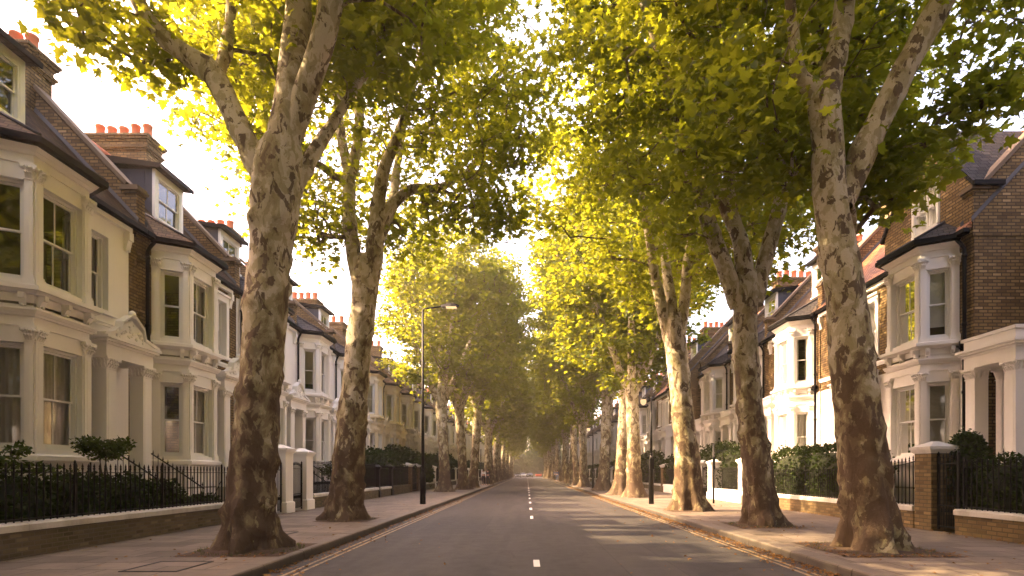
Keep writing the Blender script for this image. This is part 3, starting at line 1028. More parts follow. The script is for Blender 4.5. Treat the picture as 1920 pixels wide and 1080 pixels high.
make_tree('plane_tree', (bx, Yd), trunk, limbs, profile(plus(crown_env(.5, .3, 12.4, 6.3, 4.1, 6.6, 6.3), (3.2, 5.4, -1.5, 2.6, 8.4, 10.8), .045), bx, Yd, [(290, 150), (330, 270), (400, 390), (470, 400), (560, 510), (640, 570), (720, 530), (800, 570), (860, 520), (930, 490), (990, 440), (1030, 320), (1055, 120), (1075, 0)], clear=[[(684, 540, 25), (655, 400, 6), (650, 330, 2)], [(695, 540, 20), (712, 380, 5), (760, 250, 0)], [(720, 370, 0), (860, 290, -6)]]), 470, 52, .21, 1, 23,
          'plane tree with straight olive and brown trunk, second from the near end of left row', 'plane trees along the left kerb', flare=.5, bump=.034)

# --- nearest right tree
Yd = 9.84; bx = (1632 - VX) * Yd / F_PX
q = from_px(Yd, bx)
trunk = [q(1636, 1036, 100), q(1630, 950, 96), q(1618, 850, 90), q(1604, 740, 86), q(1590, 600, 78), q(1574, 480, 74), q(1558, 380, 65), q(1553, 290, 60), q(1545, 200, 62), q(1540, 160, 54)]
limbs = [
    [q(1580, 385, 40), q(1604, 320, 52), q(1640, 235, 50, -.1), q(1680, 150, 46, -.2), q(1728, 55, 48, -.3), q(1775, -30, 40, -.5), q(1840, -170, 26, -.9), q(1900, -330, 14, -1)],
    [q(1545, 200, 50), q(1562, 130, 42), q(1582, 50, 40, .1), q(1592, -30, 38, .1), q(1600, -200, 26, 0), q(1590, -400, 14, 0)],
    [q(1575, 300, 30, .4), q(1605, 200, 30, .8), q(1640, 90, 30, 1.3), q(1650, 0, 24, 1.8), q(1660, -160, 14, 2.4)],
    [q(1530, 175, 40), q(1500, 160, 30, -.1), q(1484, 140, 26, -.2), q(1470, 60, 20, -.3), q(1440, -60, 16, -.5), q(1380, -200, 12, -.9)],
    [q(1590, 0, 24), q(1520, -140, 18, -1.6), q(1400, -260, 12, -2.6)],
    [q(1598, 370, 15, .1), q(1640, 385, 10, .6), q(1665, 400, 6, 1.0)],
]
def env_r1(rng, n):
    a = crown_env(0, .3, 13.0, 4.9, 4.4, 6.2, 7.3)(rng, int(n * .74))
    m = n - len(a)
    k = m // 3
    b = np.column_stack([rng.uniform(.2, 3.4, m - k), rng.uniform(-.4, 2.4, m - k), rng.uniform(6.4, 8.2, m - k)])
    c = np.column_stack([rng.normal(-1.7, .7, k), rng.normal(.4, .8, k), rng.uniform(6.8, 8.0, k)])
    d = np.array([[.55, .7, 4.7], [.75, 1.1, 5.3], [.35, 1.2, 5.6], [1.0, .9, 5.7]])
    return np.vstack([a, b, c, d])
make_tree('plane_tree', (bx, Yd), trunk, limbs, profile(env_r1, bx, Yd, [(1040, -50), (1180, 200), (1280, 380), (1420, 450), (1520, 430), (1600, 470), (1650, 470), (1700, 390), (1740, 350), (1780, 320), (1850, 270), (1920, 215), (2100, 100)], clear=[[(1553, 330, 35), (1543, 180, 35)], [(1600, 340, 22), (1690, 150, 26), (1790, -30, 20)], [(1550, 160, 22), (1585, 40, 18), (1592, -60, 10)], [(1490, 160, 0), (1475, 60, 0)]]), 390, 62, .20, 0, 37,
          'broad plane tree with folded roots and pale flaking trunk, nearest on the right pavement', 'plane trees along the right kerb', flare=.50, bump=.034)

# --- second right tree
Yd = 14.3; bx = (1428 - VX) * Yd / F_PX
q = from_px(Yd, bx)
trunk = [q(1432, 992, 60), q(1426, 930, 58), q(1414, 830, 52), q(1404, 740, 49), q(1398, 650, 48), q(1398, 580, 50), q(1400, 545, 50), q(1402, 510, 34)]
limbs = [
    [q(1385, 575, 36), q(1362, 510, 34), q(1336, 440, 32), q(1304, 360, 26, -.2), q(1262, 260, 22, -.4), q(1215, 120, 16, -.8), q(1160, 0, 10, -1.2)],
    [q(1398, 560, 40), q(1392, 470, 34), q(1378, 380, 28, .3), q(1384, 260, 22, .6), q(1400, 100, 14, 1)],
    [q(1380, 420, 24, .2), q(1350, 350, 20, .2), q(1330, 280, 15, .4), q(1320, 150, 9, .6)],
    [q(1414, 570, 36), q(1434, 490, 32), q(1456, 400, 30, -.1), q(1476, 300, 26, -.2), q(1500, 200, 20, -.3), q(1515, 60, 12, -.4)],
    [q(1392, 470, 22), q(1410, 350, 20, 1.4), q(1440, 230, 14, 2.4), q(1450, 60, 9, 3)],
]
make_tree('plane_tree', (bx, Yd), trunk, limbs, profile(crown_env(-.7, .3, 12.2, 5.4, 4.2, 6.6, 6.0), bx, Yd, [(1030, 0), (1045, 150), (1100, 350), (1200, 480), (1300, 560), (1400, 580), (1480, 570), (1560, 545), (1620, 490), (1700, 400)], clear=[[(1398, 560, 30), (1340, 440, 12), (1290, 320, 2)], [(1398, 540, 10), (1384, 380, 6)], [(1420, 560, 14), (1460, 390, 10), (1500, 210, 2)]]), 420, 50, .22, 1, 41,
          'dark olive plane tree forking into three limbs, second from near end of right row', 'plane trees along the right kerb', flare=.55, bump=.034)

# --- third right tree
Yd = 20.0; bx = (1290 - VX) * Yd / F_PX
q = from_px(Yd, bx)
trunk = [q(1294, 960, 54), q(1290, 900, 52), q(1284, 820, 46), q(1277, 740, 43), q(1268, 660, 44), q(1264, 625, 46), q(1262, 590, 34)]
limbs = [
    [q(1256, 640, 26), q(1242, 580, 24), q(1226, 510, 20), q(1212, 440, 17, -.3), q(1190, 350, 13, -.6), q(1160, 240, 9, -1)],
    [q(1264, 640, 30), q(1262, 560, 24, .3), q(1254, 470, 18, .6), q(1250, 350, 13, .9), q(1255, 200, 8, 1)],
    [q(1272, 640, 26), q(1284, 560, 22), q(1292, 470, 18), q(1310, 370, 13, -.3), q(1330, 240, 8, -.5)],
]
make_tree('plane_tree', (bx, Yd), trunk, limbs, profile(plus(crown_env(-.2, .3, 12.0, 6.0, 4.4, 7.0, 6.0), (-6.1, -4.6, -1.5, 3.0, 8.0, 11.0), .035), bx, Yd, [(940, 380), (980, 440), (1060, 490), (1100, 560), (1200, 650), (1260, 630), (1340, 580), (1400, 540), (1480, 490), (1560, 420), (1640, 330)], clear=[[(1264, 640, 16), (1212, 440, -4)], [(1270, 630, 8), (1292, 470, -4)]]), 470, 44, .22, 1, 53,
          'sunlit golden plane tree with slim straight trunk, third from near end of right row', 'plane trees along the right kerb', flare=.55, bump=.028, segs=32)

# --- kinds for the rest of the avenue
def std_tree(seed, h=18.5, lean=0.0, r0=.42, fork=6.6, lod=2, ncl=300, per=34, lsize=.33):
    rr = random.Random(seed)
    L = lambda a: lean * a
    trunk = [(0, 0, 0, r0), (L(.4), 0, 1, r0 * .92), (L(1.4), .05, 3, r0 * .84), (L(2.6), .0, 5, r0 * .84), (L(3.4), 0, fork, r0 * .9), (L(3.7), 0, fork + .8, r0 * .5)]
    tx = L(3.4)
    limbs = []
    k = 4
    a0 = rr.uniform(0, 6.28)
    for i in range(k):
        a = a0 + i * 6.28 / k + rr.uniform(-.4, .4)
        dx, dy = math.cos(a), math.sin(a)
        s = rr.uniform(.8, 1.2)
        limbs.append([(tx, 0, fork - .5, r0 * .6), (tx + dx * .7 * s, dy * .7 * s, fork + 1.2, r0 * .52), (tx + dx * 1.5 * s, dy * 1.4 * s, fork + 3.4, r0 * .40),
                      (tx + dx * 2.4 * s, dy * 2.2 * s, fork + 6, r0 * .26), (tx + dx * 3.0 * s, dy * 2.8 * s, fork + 9, r0 * .1)])
    return trunk, limbs
protos = []
specs = [(61, .05), (67, -.10), (71, .12)]
# left row, from the third tree on: (distance, photo x of the foot)
left_rest = [(39.5, 835, 1), (44.5, 869, 1), (50.5, 887, 2), (63, 918, 0), (70, 926, 1), (77, 932, 2), (85, 937, 0), (93, 941, 1), (101, 944, 2),
             (109, 947, 1), (117, 950, 2), (125, 952, 0), (134, 954, 1), (143, 956, 2), (152, 958, 1), (161, 959.5, 0), (170, 961, 2)]
right_rest = [(30.5, 1190, 0), (33.8, 1163, 1), (42, 1131, 1), (52, 1093, 0), (60, 1080, 2), (67, 1071, 1), (74, 1059, 0), (82, 1052, 1), (90, 1046, 2), (98, 1042, 0), (106, 1038, 2),
              (114, 1034, 1), (122, 1031, 0), (130, 1029, 2), (139, 1026.5, 1), (148, 1024, 0), (157, 1022, 2), (166, 1020, 1)]
tree_look = {}
def place_rest(rows, side):
    for i, (Y, px, k) in enumerate(rows):
        X = (px - VX) * Y / F_PX
        X = min(X, XL - .65) if side == 'left' else max(X, XR + .75)
        n = ORD[i + (2 if side == 'left' else 3)]
        look = {0: 'upright', 1: 'leaning', 2: 'forked'}[k]
        if side == 'left':
            extra = {0: 'grey brown trunk leaning over the pavement past the lamp column', 1: 'darker trunk close behind the leaning one', 2: 'bent trunk beside the signpost'}.get(i)
        else:
            extra = {0: 'broad knobbly trunk forking low behind the lantern post', 1: 'dark trunk squeezed behind the knobbly one', 2: 'sunlit trunk with pale top, past the slim lamp post', 3: 'brown trunk just beyond the slim lamp post'}.get(i)
        lab = ('plane tree with ' + extra) if extra else f'distant plane tree, {n} from the near end of {side} row'
        grp = f'plane trees along the {side} kerb'
        near = Y < 55
        key = (k, near)
        if key not in tree_look:
            sd_, lean = specs[k]
            tk, lb = std_tree(sd_, lean=lean, fork=6.2 + .4 * k)
            if near:
                r_ = make_tree('plane_tree', (X, Y), tk, lb, crown_env(lean * 3.4 + .2, 0, 13.0, 5.7, 4.9, 7.8, 6.2), 440, 44, .28, 2, sd_, lab, grp, segs=24, flare=.6, bump=.03, step=.2)
            else:
                r_ = make_tree('plane_tree', (X, Y), tk, lb, crown_env(lean * 3.4 + .2, 0, 13.0, 5.2, 5.2, 8.0, 5.2), 320, 32, .42, 2, sd_ + 1, lab, grp, sig=.5, segs=14, flare=.6, bump=.03, step=.5)
            tree_look[key] = r_
        else:
            r_ = copy_tree(tree_look[key])
            r_.location = (X, Y, KH)
            tag(r_, lab, 'tree', grp)
        rr = random.Random(i * 7 + (3 if side == 'left' else 9))
        m = 1 if side == 'left' else -1
        r_.rotation_euler = (0, 0, (0 if side == 'left' else math.pi) + rr.uniform(-.5, .5))
        s = rr.uniform(.92, 1.1)
        r_.scale = (s, s, rr.uniform(.94, 1.06))
place_rest(left_rest, 'left')
place_rest(right_rest, 'right')
# the row goes on past the camera on both sides; their shade falls into the picture
for (X, Y, k) in ((-4.8, 1.2, 0), (-4.9, -6.5, 2), (6.1, 1.0, 1)):
    src = tree_look[(k, True)]
    c = copy_tree(src); c.location = (X, Y, KH); c.rotation_euler = (0, 0, X); c.scale = (1, 1, 1)
    tag(c, 'plane tree standing ' + {(-4.8): 'beside the camera on the left', (-4.9): 'behind the camera on the left', 6.1: 'beside the camera on the right'}[X], 'tree', 'plane trees beside the camera')
# unseen trees added behind the left terrace to keep sun off the near street
for i, (X, Y, k) in enumerate(((-24, -9, 0), (-25, -2.5, 1), (-24, 4.5, 2), (-25.5, 11.0, 0))):
    c = copy_tree(tree_look[(k, False)]); c.location = (X, Y, 0); c.rotation_euler = (0, 0, i * 2.1); c.scale = (1.05, 1.05, 1.12)
    tag(c, f'unseen tree added behind the left terrace to block sun, {ORD[i]} counted towards the view', 'tree', 'unseen sun blocking trees behind the left terrace')
for i, (X, Y, k) in enumerate(((-4.9, -16, 1), (6.0, -9, 0), (6.1, -19, 2), (-4.8, -27, 0), (6.0, -30, 1), (-1.5, -42, 2), (5, -44, 0))):  # unseen trees, added so the window panes mirror foliage instead of bright sky
    c = copy_tree(tree_look[(k, True)]); c.location = (X, Y, KH); c.rotation_euler = (0, 0, i * 1.7)
    tag(c, f'unseen plane tree added behind the camera for window reflections, {ORD[i]} going back', 'tree', 'unseen plane trees added behind the camera')
# park trees closing the street
park = [(-13, 192, 1.0), (-5, 196, .8), (2, 193, .72), (8.5, 197, .85), (16, 192, 1.0), (-1.5, 203, .9), (6, 206, 1.0), (-22, 194, 1.0), (25, 193, 1.0)]
for i, (X, Y, s) in enumerate(park):
    k = i % 3
    c = copy_tree(tree_look[(k, False)]); c.location = (X, Y, -2.8); c.rotation_euler = (0, 0, i * 1.3); c.scale = (s * 1.15, s * 1.15, s * .8)
    for ch in c.children:
        if ch.name.startswith('crown'):
            ch.material_slots[0].link = 'OBJECT'; ch.material_slots[0].material = MATS['hedge_leaves']
    tag(c, f'dark park tree closing the far end of the street, {ORD[i]} of the clump', 'tree', 'park trees at the far end of the street')

# soil squares round the near trunks
for (x, y, s, side) in ((-4.82, 9.8, .85, 'nearest left'), (-5.12, 16.0, .75, 'second left'), (6.03, 9.84, .95, 'nearest right'), (5.99, 14.3, .8, 'second right'), (5.75, 20.0, .75, 'third right')):
    g = MB(); rr = random.Random(int(x * 10))
    n = 14
    # a slightly mounded bed
    def hgt(u, v): return KH + .006 + .03 * max(0, 1 - (u * u + v * v)) + rr.uniform(0, .012) * (abs(u) < .95 and abs(v) < .95)
    grid = [[(x + s * (2 * i / n - 1), y + s * (2 * j / n - 1), hgt(2 * i / n - 1, 2 * j / n - 1)) for i in range(n + 1)] for j in range(n + 1)]
    for j in range(n):
        for i in range(n):
            g.poly([grid[j][i], grid[j][i + 1], grid[j + 1][i + 1], grid[j + 1][i]], 'pit_soil', True)
    o = g.build('tree_pit'); o['kind'] = 'structure'
# ------------------------------------------------------------------ terrace houses
def wall_facet(mb, F, a0, a1, z0, z1, holes, depth, mat, rev='white_gloss', d=0.0):
    """flat wall with rectangular holes (a0,a1,z0,z1) and their reveals"""
    As = sorted({a0, a1, *[h[0] for h in holes], *[h[1] for h in holes]})
    Zs = sorted({z0, z1, *[h[2] for h in holes], *[h[3] for h in holes]})
    for i in range(len(As) - 1):
        for j in range(len(Zs) - 1):
            ca, cz = (As[i] + As[i + 1]) / 2, (Zs[j] + Zs[j + 1]) / 2
            if any(h[0] < ca < h[1] and h[2] < cz < h[3] for h in holes): continue
            mb.poly([F.p(As[i], d, Zs[j]), F.p(As[i + 1], d, Zs[j]), F.p(As[i + 1], d, Zs[j + 1]), F.p(As[i], d, Zs[j + 1])], mat)
    for h in holes:
        A, B, C, D = h
        e = d - depth
        for (p, q) in (((A, C), (A, D)), ((A, D), (B, D)), ((B, D), (B, C)), ((B, C), (A, C))):
            mb.poly([F.p(p[0], d, p[1]), F.p(q[0], d, q[1]), F.p(q[0], e, q[1]), F.p(p[0], e, p[1])], rev)

WRND = random.Random(99)
def window(parent, F, a0, a1, z0, z1, d, style='net', bars=0, label=None):
    """sash window set in an opening whose back is at depth d; window > pane (two), curtain"""
    g = MB()
    W_ = 'white_gloss'
    c = .055
    zm = z0 + (z1 - z0) * .5
    g.fbox(F, a0 + .001, a0 + c, d - .10, d + .02, z0, z1, W_); g.fbox(F, a1 - c, a1 - .001, d - .10, d + .02, z0, z1, W_)
    g.fbox(F, a0 + c, a1 - c, d - .10, d + .02, z1 - c, z1 - .001, W_)
    g.fbox(F, a0 + c, a1 - c, d - .10, d + .05, z0 + .001, z0 + c * .9, W_)
    s = .045
    b0, b1 = a0 + c, a1 - c
    # upper sash in front, lower sash behind
    for (y0, y1, e, rb, rt) in ((zm - .02, z1 - c, d - .035, .04, .045), (z0 + c * .9, zm + .02, d - .075, .075, .04)):
        g.fbox(F, b0, b0 + s, e - .035, e, y0, y1, W_); g.fbox(F, b1 - s, b1, e - .035, e, y0, y1, W_)
        g.fbox(F, b0 + s, b1 - s, e - .035, e + .001, y0, y0 + rb, W_); g.fbox(F, b0 + s, b1 - s, e - .035, e + .001, y1 - rt, y1, W_)
        if bars:
            for k in range(bars):
                m_ = b0 + (b1 - b0) * (k + 1) / (bars + 1)
                g.fbox(F, m_ - .011, m_ + .011, e - .03, e - .004, y0 + rb, y1 - rt, W_)
    o = g.build('window', parent)
    if label: o['label'] = label
    for (y0, y1, e) in ((zm, z1 - c - .02, d - .052), (z0 + c, zm, d - .092)):
        p = MB()
        # old glass is never quite flat
        t1, t2 = WRND.uniform(-.004, .004), WRND.uniform(-.004, .004)
        p.poly([F.p(b0 + .01, e + t1, y0), F.p(b1 - .01, e - t1, y0), F.p(b1 - .01, e - t2, y1), F.p(b0 + .01, e + t2, y1)], 'window_glass')
        p.build('pane', o)
    cd = d - .17
    def drape(x0, x1, zt, zb, mat, amp=.018, seed=1):
        p = MB(); rr = random.Random(seed)
        n = max(6, int((x1 - x0) / .018))
        prev = None
        ph = rr.uniform(0, 6)
        for i in range(n + 1):
            a = x0 + (x1 - x0) * i / n
            off = amp * math.sin(i * 1.05 + ph + .6 * math.sin(i * .21)) + amp * .6 * math.sin(i * .37)
            cur = (F.p(a, cd + off, zb), F.p(a, cd + off * .7, zt))
            if prev: p.poly([prev[0], cur[0], cur[1], prev[1]], mat, True)
            prev = cur
        return p
    if style == 'net':
        drape(a0 + .03, a1 - .03, z1, z0 + .02, 'net_curtain', seed=int(z0 * 10 + a0 * 7)).build('curtain', o)
    elif style == 'half':
        drape(a0 + .03, a1 - .03, zm - .1, z0 + .02, 'net_curtain', seed=3).build('curtain', o)
    elif style == 'drapes':
        wd = (a1 - a0) * .27
        drape(a0 + .02, a0 + wd, z1, z0 + .02, 'net_curtain', .022, 5).build('curtain', o)
        drape(a1 - wd, a1 - .02, z1, z0 + .02, 'net_curtain', .022, 9).build('curtain', o)
    elif style == 'blind':
        p = MB()
        z = z1 - .02
        while z > z0 + .05:
            p.poly([F.p(a0 + .03, cd, z), F.p(a1 - .03, cd, z), F.p(a1 - .03, cd + .03, z - .034), F.p(a0 + .03, cd + .03, z - .034)], 'grey_blind')
            z -= .038
        p.build('blind', o)
    elif style == 'roller':
        p = MB()
        p.poly([F.p(a0 + .03, cd, z0 + (z1 - z0) * .18), F.p(a1 - .03, cd, z0 + (z1 - z0) * .18), F.p(a1 - .03, cd, z1), F.p(a0 + .03, cd, z1)], 'net_curtain')
        p.build('blind', o)
    return o

def capital(g, F, a0, a1, d0, d1, z0, z1, mat='white_stucco', rich=True):
    """leafy capital between z0 and z1 on a shaft a0..a1, d0..d1"""
    h = z1 - z0
    g.fbox(F, a0 - .018, a1 + .018, d0, d1 + .018, z0, z0 + .05 * h + .012, mat)
    g.taper(F, a0, a1, d0, d1, z0 + .05 * h + .012, a0 - .04, a1 + .04, d0, d1 + .04, z1 - .17 * h, mat)
    g.fbox(F, a0 - .075, a1 + .075, d0, d1 + .075, z1 - .17 * h, z1 - .002, mat)
    if rich:
        w = a1 - a0
        n = max(3, int(w / .075))
        for row, (zb, hh, out) in enumerate(((.12, .34, .04), (.40, .36, .06))):
            for i in range(n):
                c = a0 + w * (i + .5 + (.5 if row else 0) * (1 if i < n - 1 else -.1)) / n
                ww = w / n * .40
                zz = z0 + zb * h
                g.taper(F, c - ww, c + ww, d1 - .01, d1 + .012, zz, c - ww * .8, c + ww * .8, d1 + .01 + out * .4, d1 + out + .035, zz + hh * h, mat)
                g.lathe(F.p(c, d1 + out + .03, zz + hh * h - .01), [(.004, -.028), (.024, -.015), (.027, 0), (.018, .018), (.003, .024)], mat, 6)
        for sidea, sgn in ((a0, -1), (a1, 1)):
            m = max(1, int((d1 - d0) / .09))
            for i in range(m):
                c = d0 + (d1 - d0) * (i + .5) / m
                for zb, hh, out in ((.12, .34, .04), (.40, .36, .06)):
                    zz = z0 + zb * h
                    g.taper(F, sidea - .012 if sgn < 0 else sidea - .01, sidea + .01 if sgn < 0 else sidea + .012, c - .03, c + .03, zz,
                            sidea + sgn * out - .02, sidea + sgn * out + .02, c - .025, c + .025, zz + hh * h, mat)
        for c in (a0 - .03, a1 + .03):
            g.lathe(F.p(c, d1 + .05, z1 - .26 * h), [(.004, -.04), (.04, -.02), (.045, 0), (.03, .03), (.004, .04)], mat, 8)

def pilaster(parent, F, a0, a1, d0, d1, z0, z1, mat, rich=True, name='pilaster'):
    g = MB()
    g.fbox(F, a0 - .03, a1 + .03, d0, d1 + .03, z0, z0 + .14, mat)
    g.fbox(F, a0 - .015, a1 + .015, d0, d1 + .015, z0 + .14, z0 + .19, mat)
    ch = .30
    g.fbox(F, a0, a1, d0, d1, z0 + .19, z1 - ch, mat)
    g.fbox(F, a0 + .05, a1 - .05, d1, d1 + .008, z0 + .3, z1 - ch - .1, mat)
    capital(g, F, a0, a1, d0, d1, z1 - ch, z1, mat, rich)
    return g.build(name, parent)

def offset_path(path, d):
    """offset an open (a,d) polyline outward (to +normal side) by d with mitres"""
    n = len(path)
    nr = []
    for i in range(n - 1):
        tx, ty = path[i + 1][0] - path[i][0], path[i + 1][1] - path[i][1]
        l = math.hypot(tx, ty)
        nr.append((-ty / l, tx / l))
    out = []
    for i in range(n):
        if i == 0: v = nr[0]; s = 1
        elif i == n - 1: v = nr[-1]; s = 1
        else:
            v = (nr[i - 1][0] + nr[i][0], nr[i - 1][1] + nr[i][1])
            l = math.hypot(*v); v = (v[0] / l, v[1] / l)
            s = 1 / max(.3, v[0] * nr[i][0] + v[1] * nr[i][1])
        out.append((path[i][0] + v[0] * d * s, path[i][1] + v[1] * d * s))
    return out

def band(g, F, path, di, do, z0, z1, mat, do_top=None):
    """moulding that follows the path from offset di to do between two heights"""
    a = offset_path(path, di); b = offset_path(path, do); bt = offset_path(path, do if do_top is None else do_top)
    for i in range(len(path) - 1):
        g.hexa([F.p(*a[i], z0), F.p(*a[i + 1], z0), F.p(*b[i + 1], z0), F.p(*b[i], z0),
                F.p(*a[i], z1), F.p(*a[i + 1], z1), F.p(*bt[i + 1], z1), F.p(*bt[i], z1)], mat)

def bracket(g, F, c, d, z1, w=.10, h=.24, out=.17, mat='white_stucco'):
    g.taper(F, c - w / 2, c + w / 2, d, d + out * .35, z1 - h, c - w / 2, c + w / 2, d, d + out * .75, z1 - h * .45, mat)
    g.fbox(F, c - w / 2, c + w / 2, d, d + out, z1 - h * .45, z1 - .001, mat)
    g.lathe(F.p(c, d + out * .55, z1 - h), [(.005, -.03), (.035, -.01), (.035, .02), (.005, .04)], mat, 6)

def house(sg, W, white='white_stucco', main='white_stucco', brk='stock_brick', side=None, roof='brown_roof_tiles', bay=True, dormer='box', dorm_s=1.65,
          porch='pediment', door='black_door_paint', gable=False, flank=False, strip=True, seed=0, styles=None, porch_front=.78, porch_s=(2.95, 4.55), lobby=None,
          bay_rf=None, sl=1.069, chim_back=0.0, chimney=True, par=True, pots=5, chim_top=13.2, far=0.0, win_s=(3.42, 4.05), aerial=False, bay_z=True):
    rr = random.Random(seed)
    side = side or brk
    root = empty('terrace_house')
    F = Frame((0, 0, 0), (0, 1, 0), (sg, 0, 0))
    st = styles or ['net', 'net', 'net', 'drapes', 'half', 'none', 'drapes', 'none']
    st = list(st)
    def nxt(): return st.pop(0) if st else rr.choice(['net', 'drapes', 'none'])
    EZ = 8.25
    def RZ(d): return EZ + (.22 - d) * sl
    path = [(.5, 0), (.95, .8), (2.4, .8), (2.85, 0)]
    # ---- bay
    if bay:
        b = MB()
        corner = []
        frames = []
        for i in range(3):
            (p, q) = path[i], path[i + 1]
            L = math.hypot(q[0] - p[0], q[1] - p[1])
            o = F.p(p[0], p[1], 0); o2 = F.p(q[0], q[1], 0)
            t = Vector(o2) - Vector(o); t.normalize()
            # outward normal in the (a,d) plane
            tx, ty = (q[0] - p[0]) / L, (q[1] - p[1]) / L
            n2 = (-ty, tx)
            nv = Vector(F.p(p[0] + n2[0], p[1] + n2[1], 0)) - Vector(o)
            frames.append((Frame(o, t, nv), L))
        pil = []
        for i, (f, L) in enumerate(frames):
            m0 = (.20 if i == 1 else .15) + (.06 if i == 0 else 0)
            m1 = (.20 if i == 1 else .15) + (.06 if i == 2 else 0)
            wins = [(m0, L - m1, 1.98, 4.12), (m0, L - m1, 5.40, 7.40)]
            wall_facet(b, f, 0, L, 0, 8.2, wins, .14, white)
            for k, h in enumerate(wins):
                window(root, f, *h, -.14, nxt(), 1 if i == 1 else 0)
                pil.append((f, 0, m0 - .02, k)); pil.append((f, L - m1 + .02, L, k))
        # plinth, sill ledge, strings, cornice
        band(b, F, path, 0, .05, 0, .45, white)
        band(b, F, path, 0, .15, 1.74, 1.84, white)
        band(b, F, path, 0, .12, 1.84, 1.88, white, .06)
        for (z0, z1, o0, o1) in ((4.45, 4.52, .03, .03), (4.66, 4.71, .05, .07), (4.71, 4.77, .09, .12), (4.77, 4.81, .13, .13)):
            band(b, F, path, 0, o0, z0, z1, white, o1)
        band(b, F, path, 0, .10, 5.10, 5.16, white, .16)
        band(b, F, path, 0, .21, 5.16, 5.25, white)
        band(b, F, path, 0, .14, 5.25, 5.29, white, .08)
        for (z0, z1, o0, o1) in ((7.72, 7.76, .03, .03), (7.92, 7.98, .05, .08), (7.98, 8.06, .10, .16)):
            band(b, F, path, 0, o0, z0, z1, white, o1)
        for i, (f, L) in enumerate(frames):
            for c in ((.16, L - .16) if i != 1 else (.12, L / 2, L - .12)):
                bracket(b, f, c, 0, 5.10, mat=white)
        # floors inside the bay
        for z in (1.02, 4.88, 8.12):
            b.prism([F.p(*p, z) for p in path], [F.p(*p, z + .05) for p in path], 'interior_plaster')
        bo = b.build('bay', root)
        for (f, a0, a1, k) in pil:
            z0, z1 = ((1.88, 4.44), (5.29, 7.70))[k]
            pilaster(bo, f, max(a0, .012), min(a1, a1 if a1 < 9 else a1), 0, .045, z0, z1, white)
        # roof of the bay, hipped back to the main slope
        e = offset_path(path, .26)
        zt, dt = 9.35, -.85
        t0, t1 = (1.25, dt), (2.1, dt)
        r_ = MB()
        zz = 8.24
        mroof = roof; roof = bay_rf or roof
        r_.poly([F.p(*e[0], zz), F.p(*e[1], zz), F.p(*t0, zt)], roof)
        r_.poly([F.p(*e[1], zz), F.p(*e[2], zz), F.p(*t1, zt), F.p(*t0, zt)], roof)
        r_.poly([F.p(*e[2], zz), F.p(*e[3], zz), F.p(*t1, zt)], roof)
        r_.poly([F.p(*e[0], zz), F.p(*t0, zt), F.p(t0[0], dt, zz), F.p(e[0][0], dt, zz)], roof)
        r_.poly([F.p(*e[3], zz), F.p(*t1, zt), F.p(t1[0], dt, zz), F.p(e[3][0], dt, zz)], roof)
        for (p, q) in ((e[1], t0), (e[2], t1)):
            r_.tube([F.p(p[0], p[1], zz + .02), F.p(q[0], q[1], zt + .03)], .035, 'light_lead', 6)
        r_.poly([F.p(*x, 8.1) for x in e], white)
        r_.build('bay_roof', root)
        roof = mroof
        gt = MB()
        band(gt, F, path, .20, .31, 8.09, 8.215, 'black_gutter_paint')
        band(gt, F, path, .16, .20, 8.06, 8.235, 'black_gutter_paint')
        gt.build('gutter', root)
        segs = [(0.0, .5), (2.85, W)]
    else:
        segs = [(0.0, W)]
    # ---- front wall beside the bay
    wl = MB()
    holes_s = {}
    for (s0, s1) in segs:
        holes = []
        if s1 > 3:
            holes.append((win_s[0], win_s[1], 5.62, 7.55))
            if lobby is None: holes.append((3.33, 4.17, 1.05, 3.98))
            if W > 7: holes += [(5.6, 6.5, 5.5, 7.5), (5.6, 6.5, 2.0, 4.1)]
        if not bay:
            holes += [(.75, 1.5, 5.4, 7.4), (1.95, 2.7, 5.4, 7.4), (.75, 1.5, 2.0, 4.1), (1.95, 2.7, 2.0, 4.1)]
        s1m = s1
        if strip and s1 > 3: s1m = W - .42
        lo = [(h[0], h[1], h[2], min(h[3], 5.0)) for h in holes if h[2] < 4.9]
        hi = [h for h in holes if h[2] > 4.9]
        wall_facet(wl, F, s0, s1m, 0, 4.9, lo, .16 if lobby or True else .16, white)
        wall_facet(wl, F, s0, s1m, 4.9, EZ, hi, .16, main)
        if s1m < s1:
            wall_facet(wl, F, s1m, s1, 0, EZ, [], .1, brk, d=-.03)
            wl.poly([F.p(s1m, -.03, 0), F.p(s1m, 0, 0), F.p(s1m, 0, EZ), F.p(s1m, -.03, EZ)], white)
        for h in hi:
            window(root, F, *h, -.16, nxt(), 0)
            if main != white:      # painted surround on brick
                x0, x1, z0, z1 = h
                wl.fbox(F, x0 - .17, x0 - .002, .002, .05, z0 - .02, z1 + .2, white); wl.fbox(F, x1 + .002, x1 + .17, .002, .05, z0 - .02, z1 + .2, white)
                wl.fbox(F, x0 - .002, x1 + .002, .002, .049, z1 + .002, z1 + .2, white)
                wl.fbox(F, x0 - .22, x1 + .22, .002, .12, z1 + .2, z1 + .27, white)
            wl.fbox(F, h[0] - .2, h[1] + .2, .001, .13, h[2] - .10, h[2] - .004, white)
        for h in lo:
            if h[3] > 4.0 and h[2] > 1.5:
                window(root, F, *h, -.16, nxt(), 0)
                wl.fbox(F, h[0] - .12, h[1] + .12, .001, .12, h[2] - .10, h[2] - .004, white)
        # string and frieze
        if s1 > 3 or not bay:
            wl.fbox(F, max(s0, .02), s1 - .01, .002, .10, 5.30, 5.38, white)
            wl.fbox(F, max(s0, .02), s1 - .01, .002, .06, 5.24, 5.30, white)
            wl.fbox(F, s0 + .01, s1m - .01, .003, .12, 7.98, 8.1, white)
            bracket(wl, F, s1m - .10, 0, 7.95, .16, .5, .16, white)
    # shell
    zt = EZ
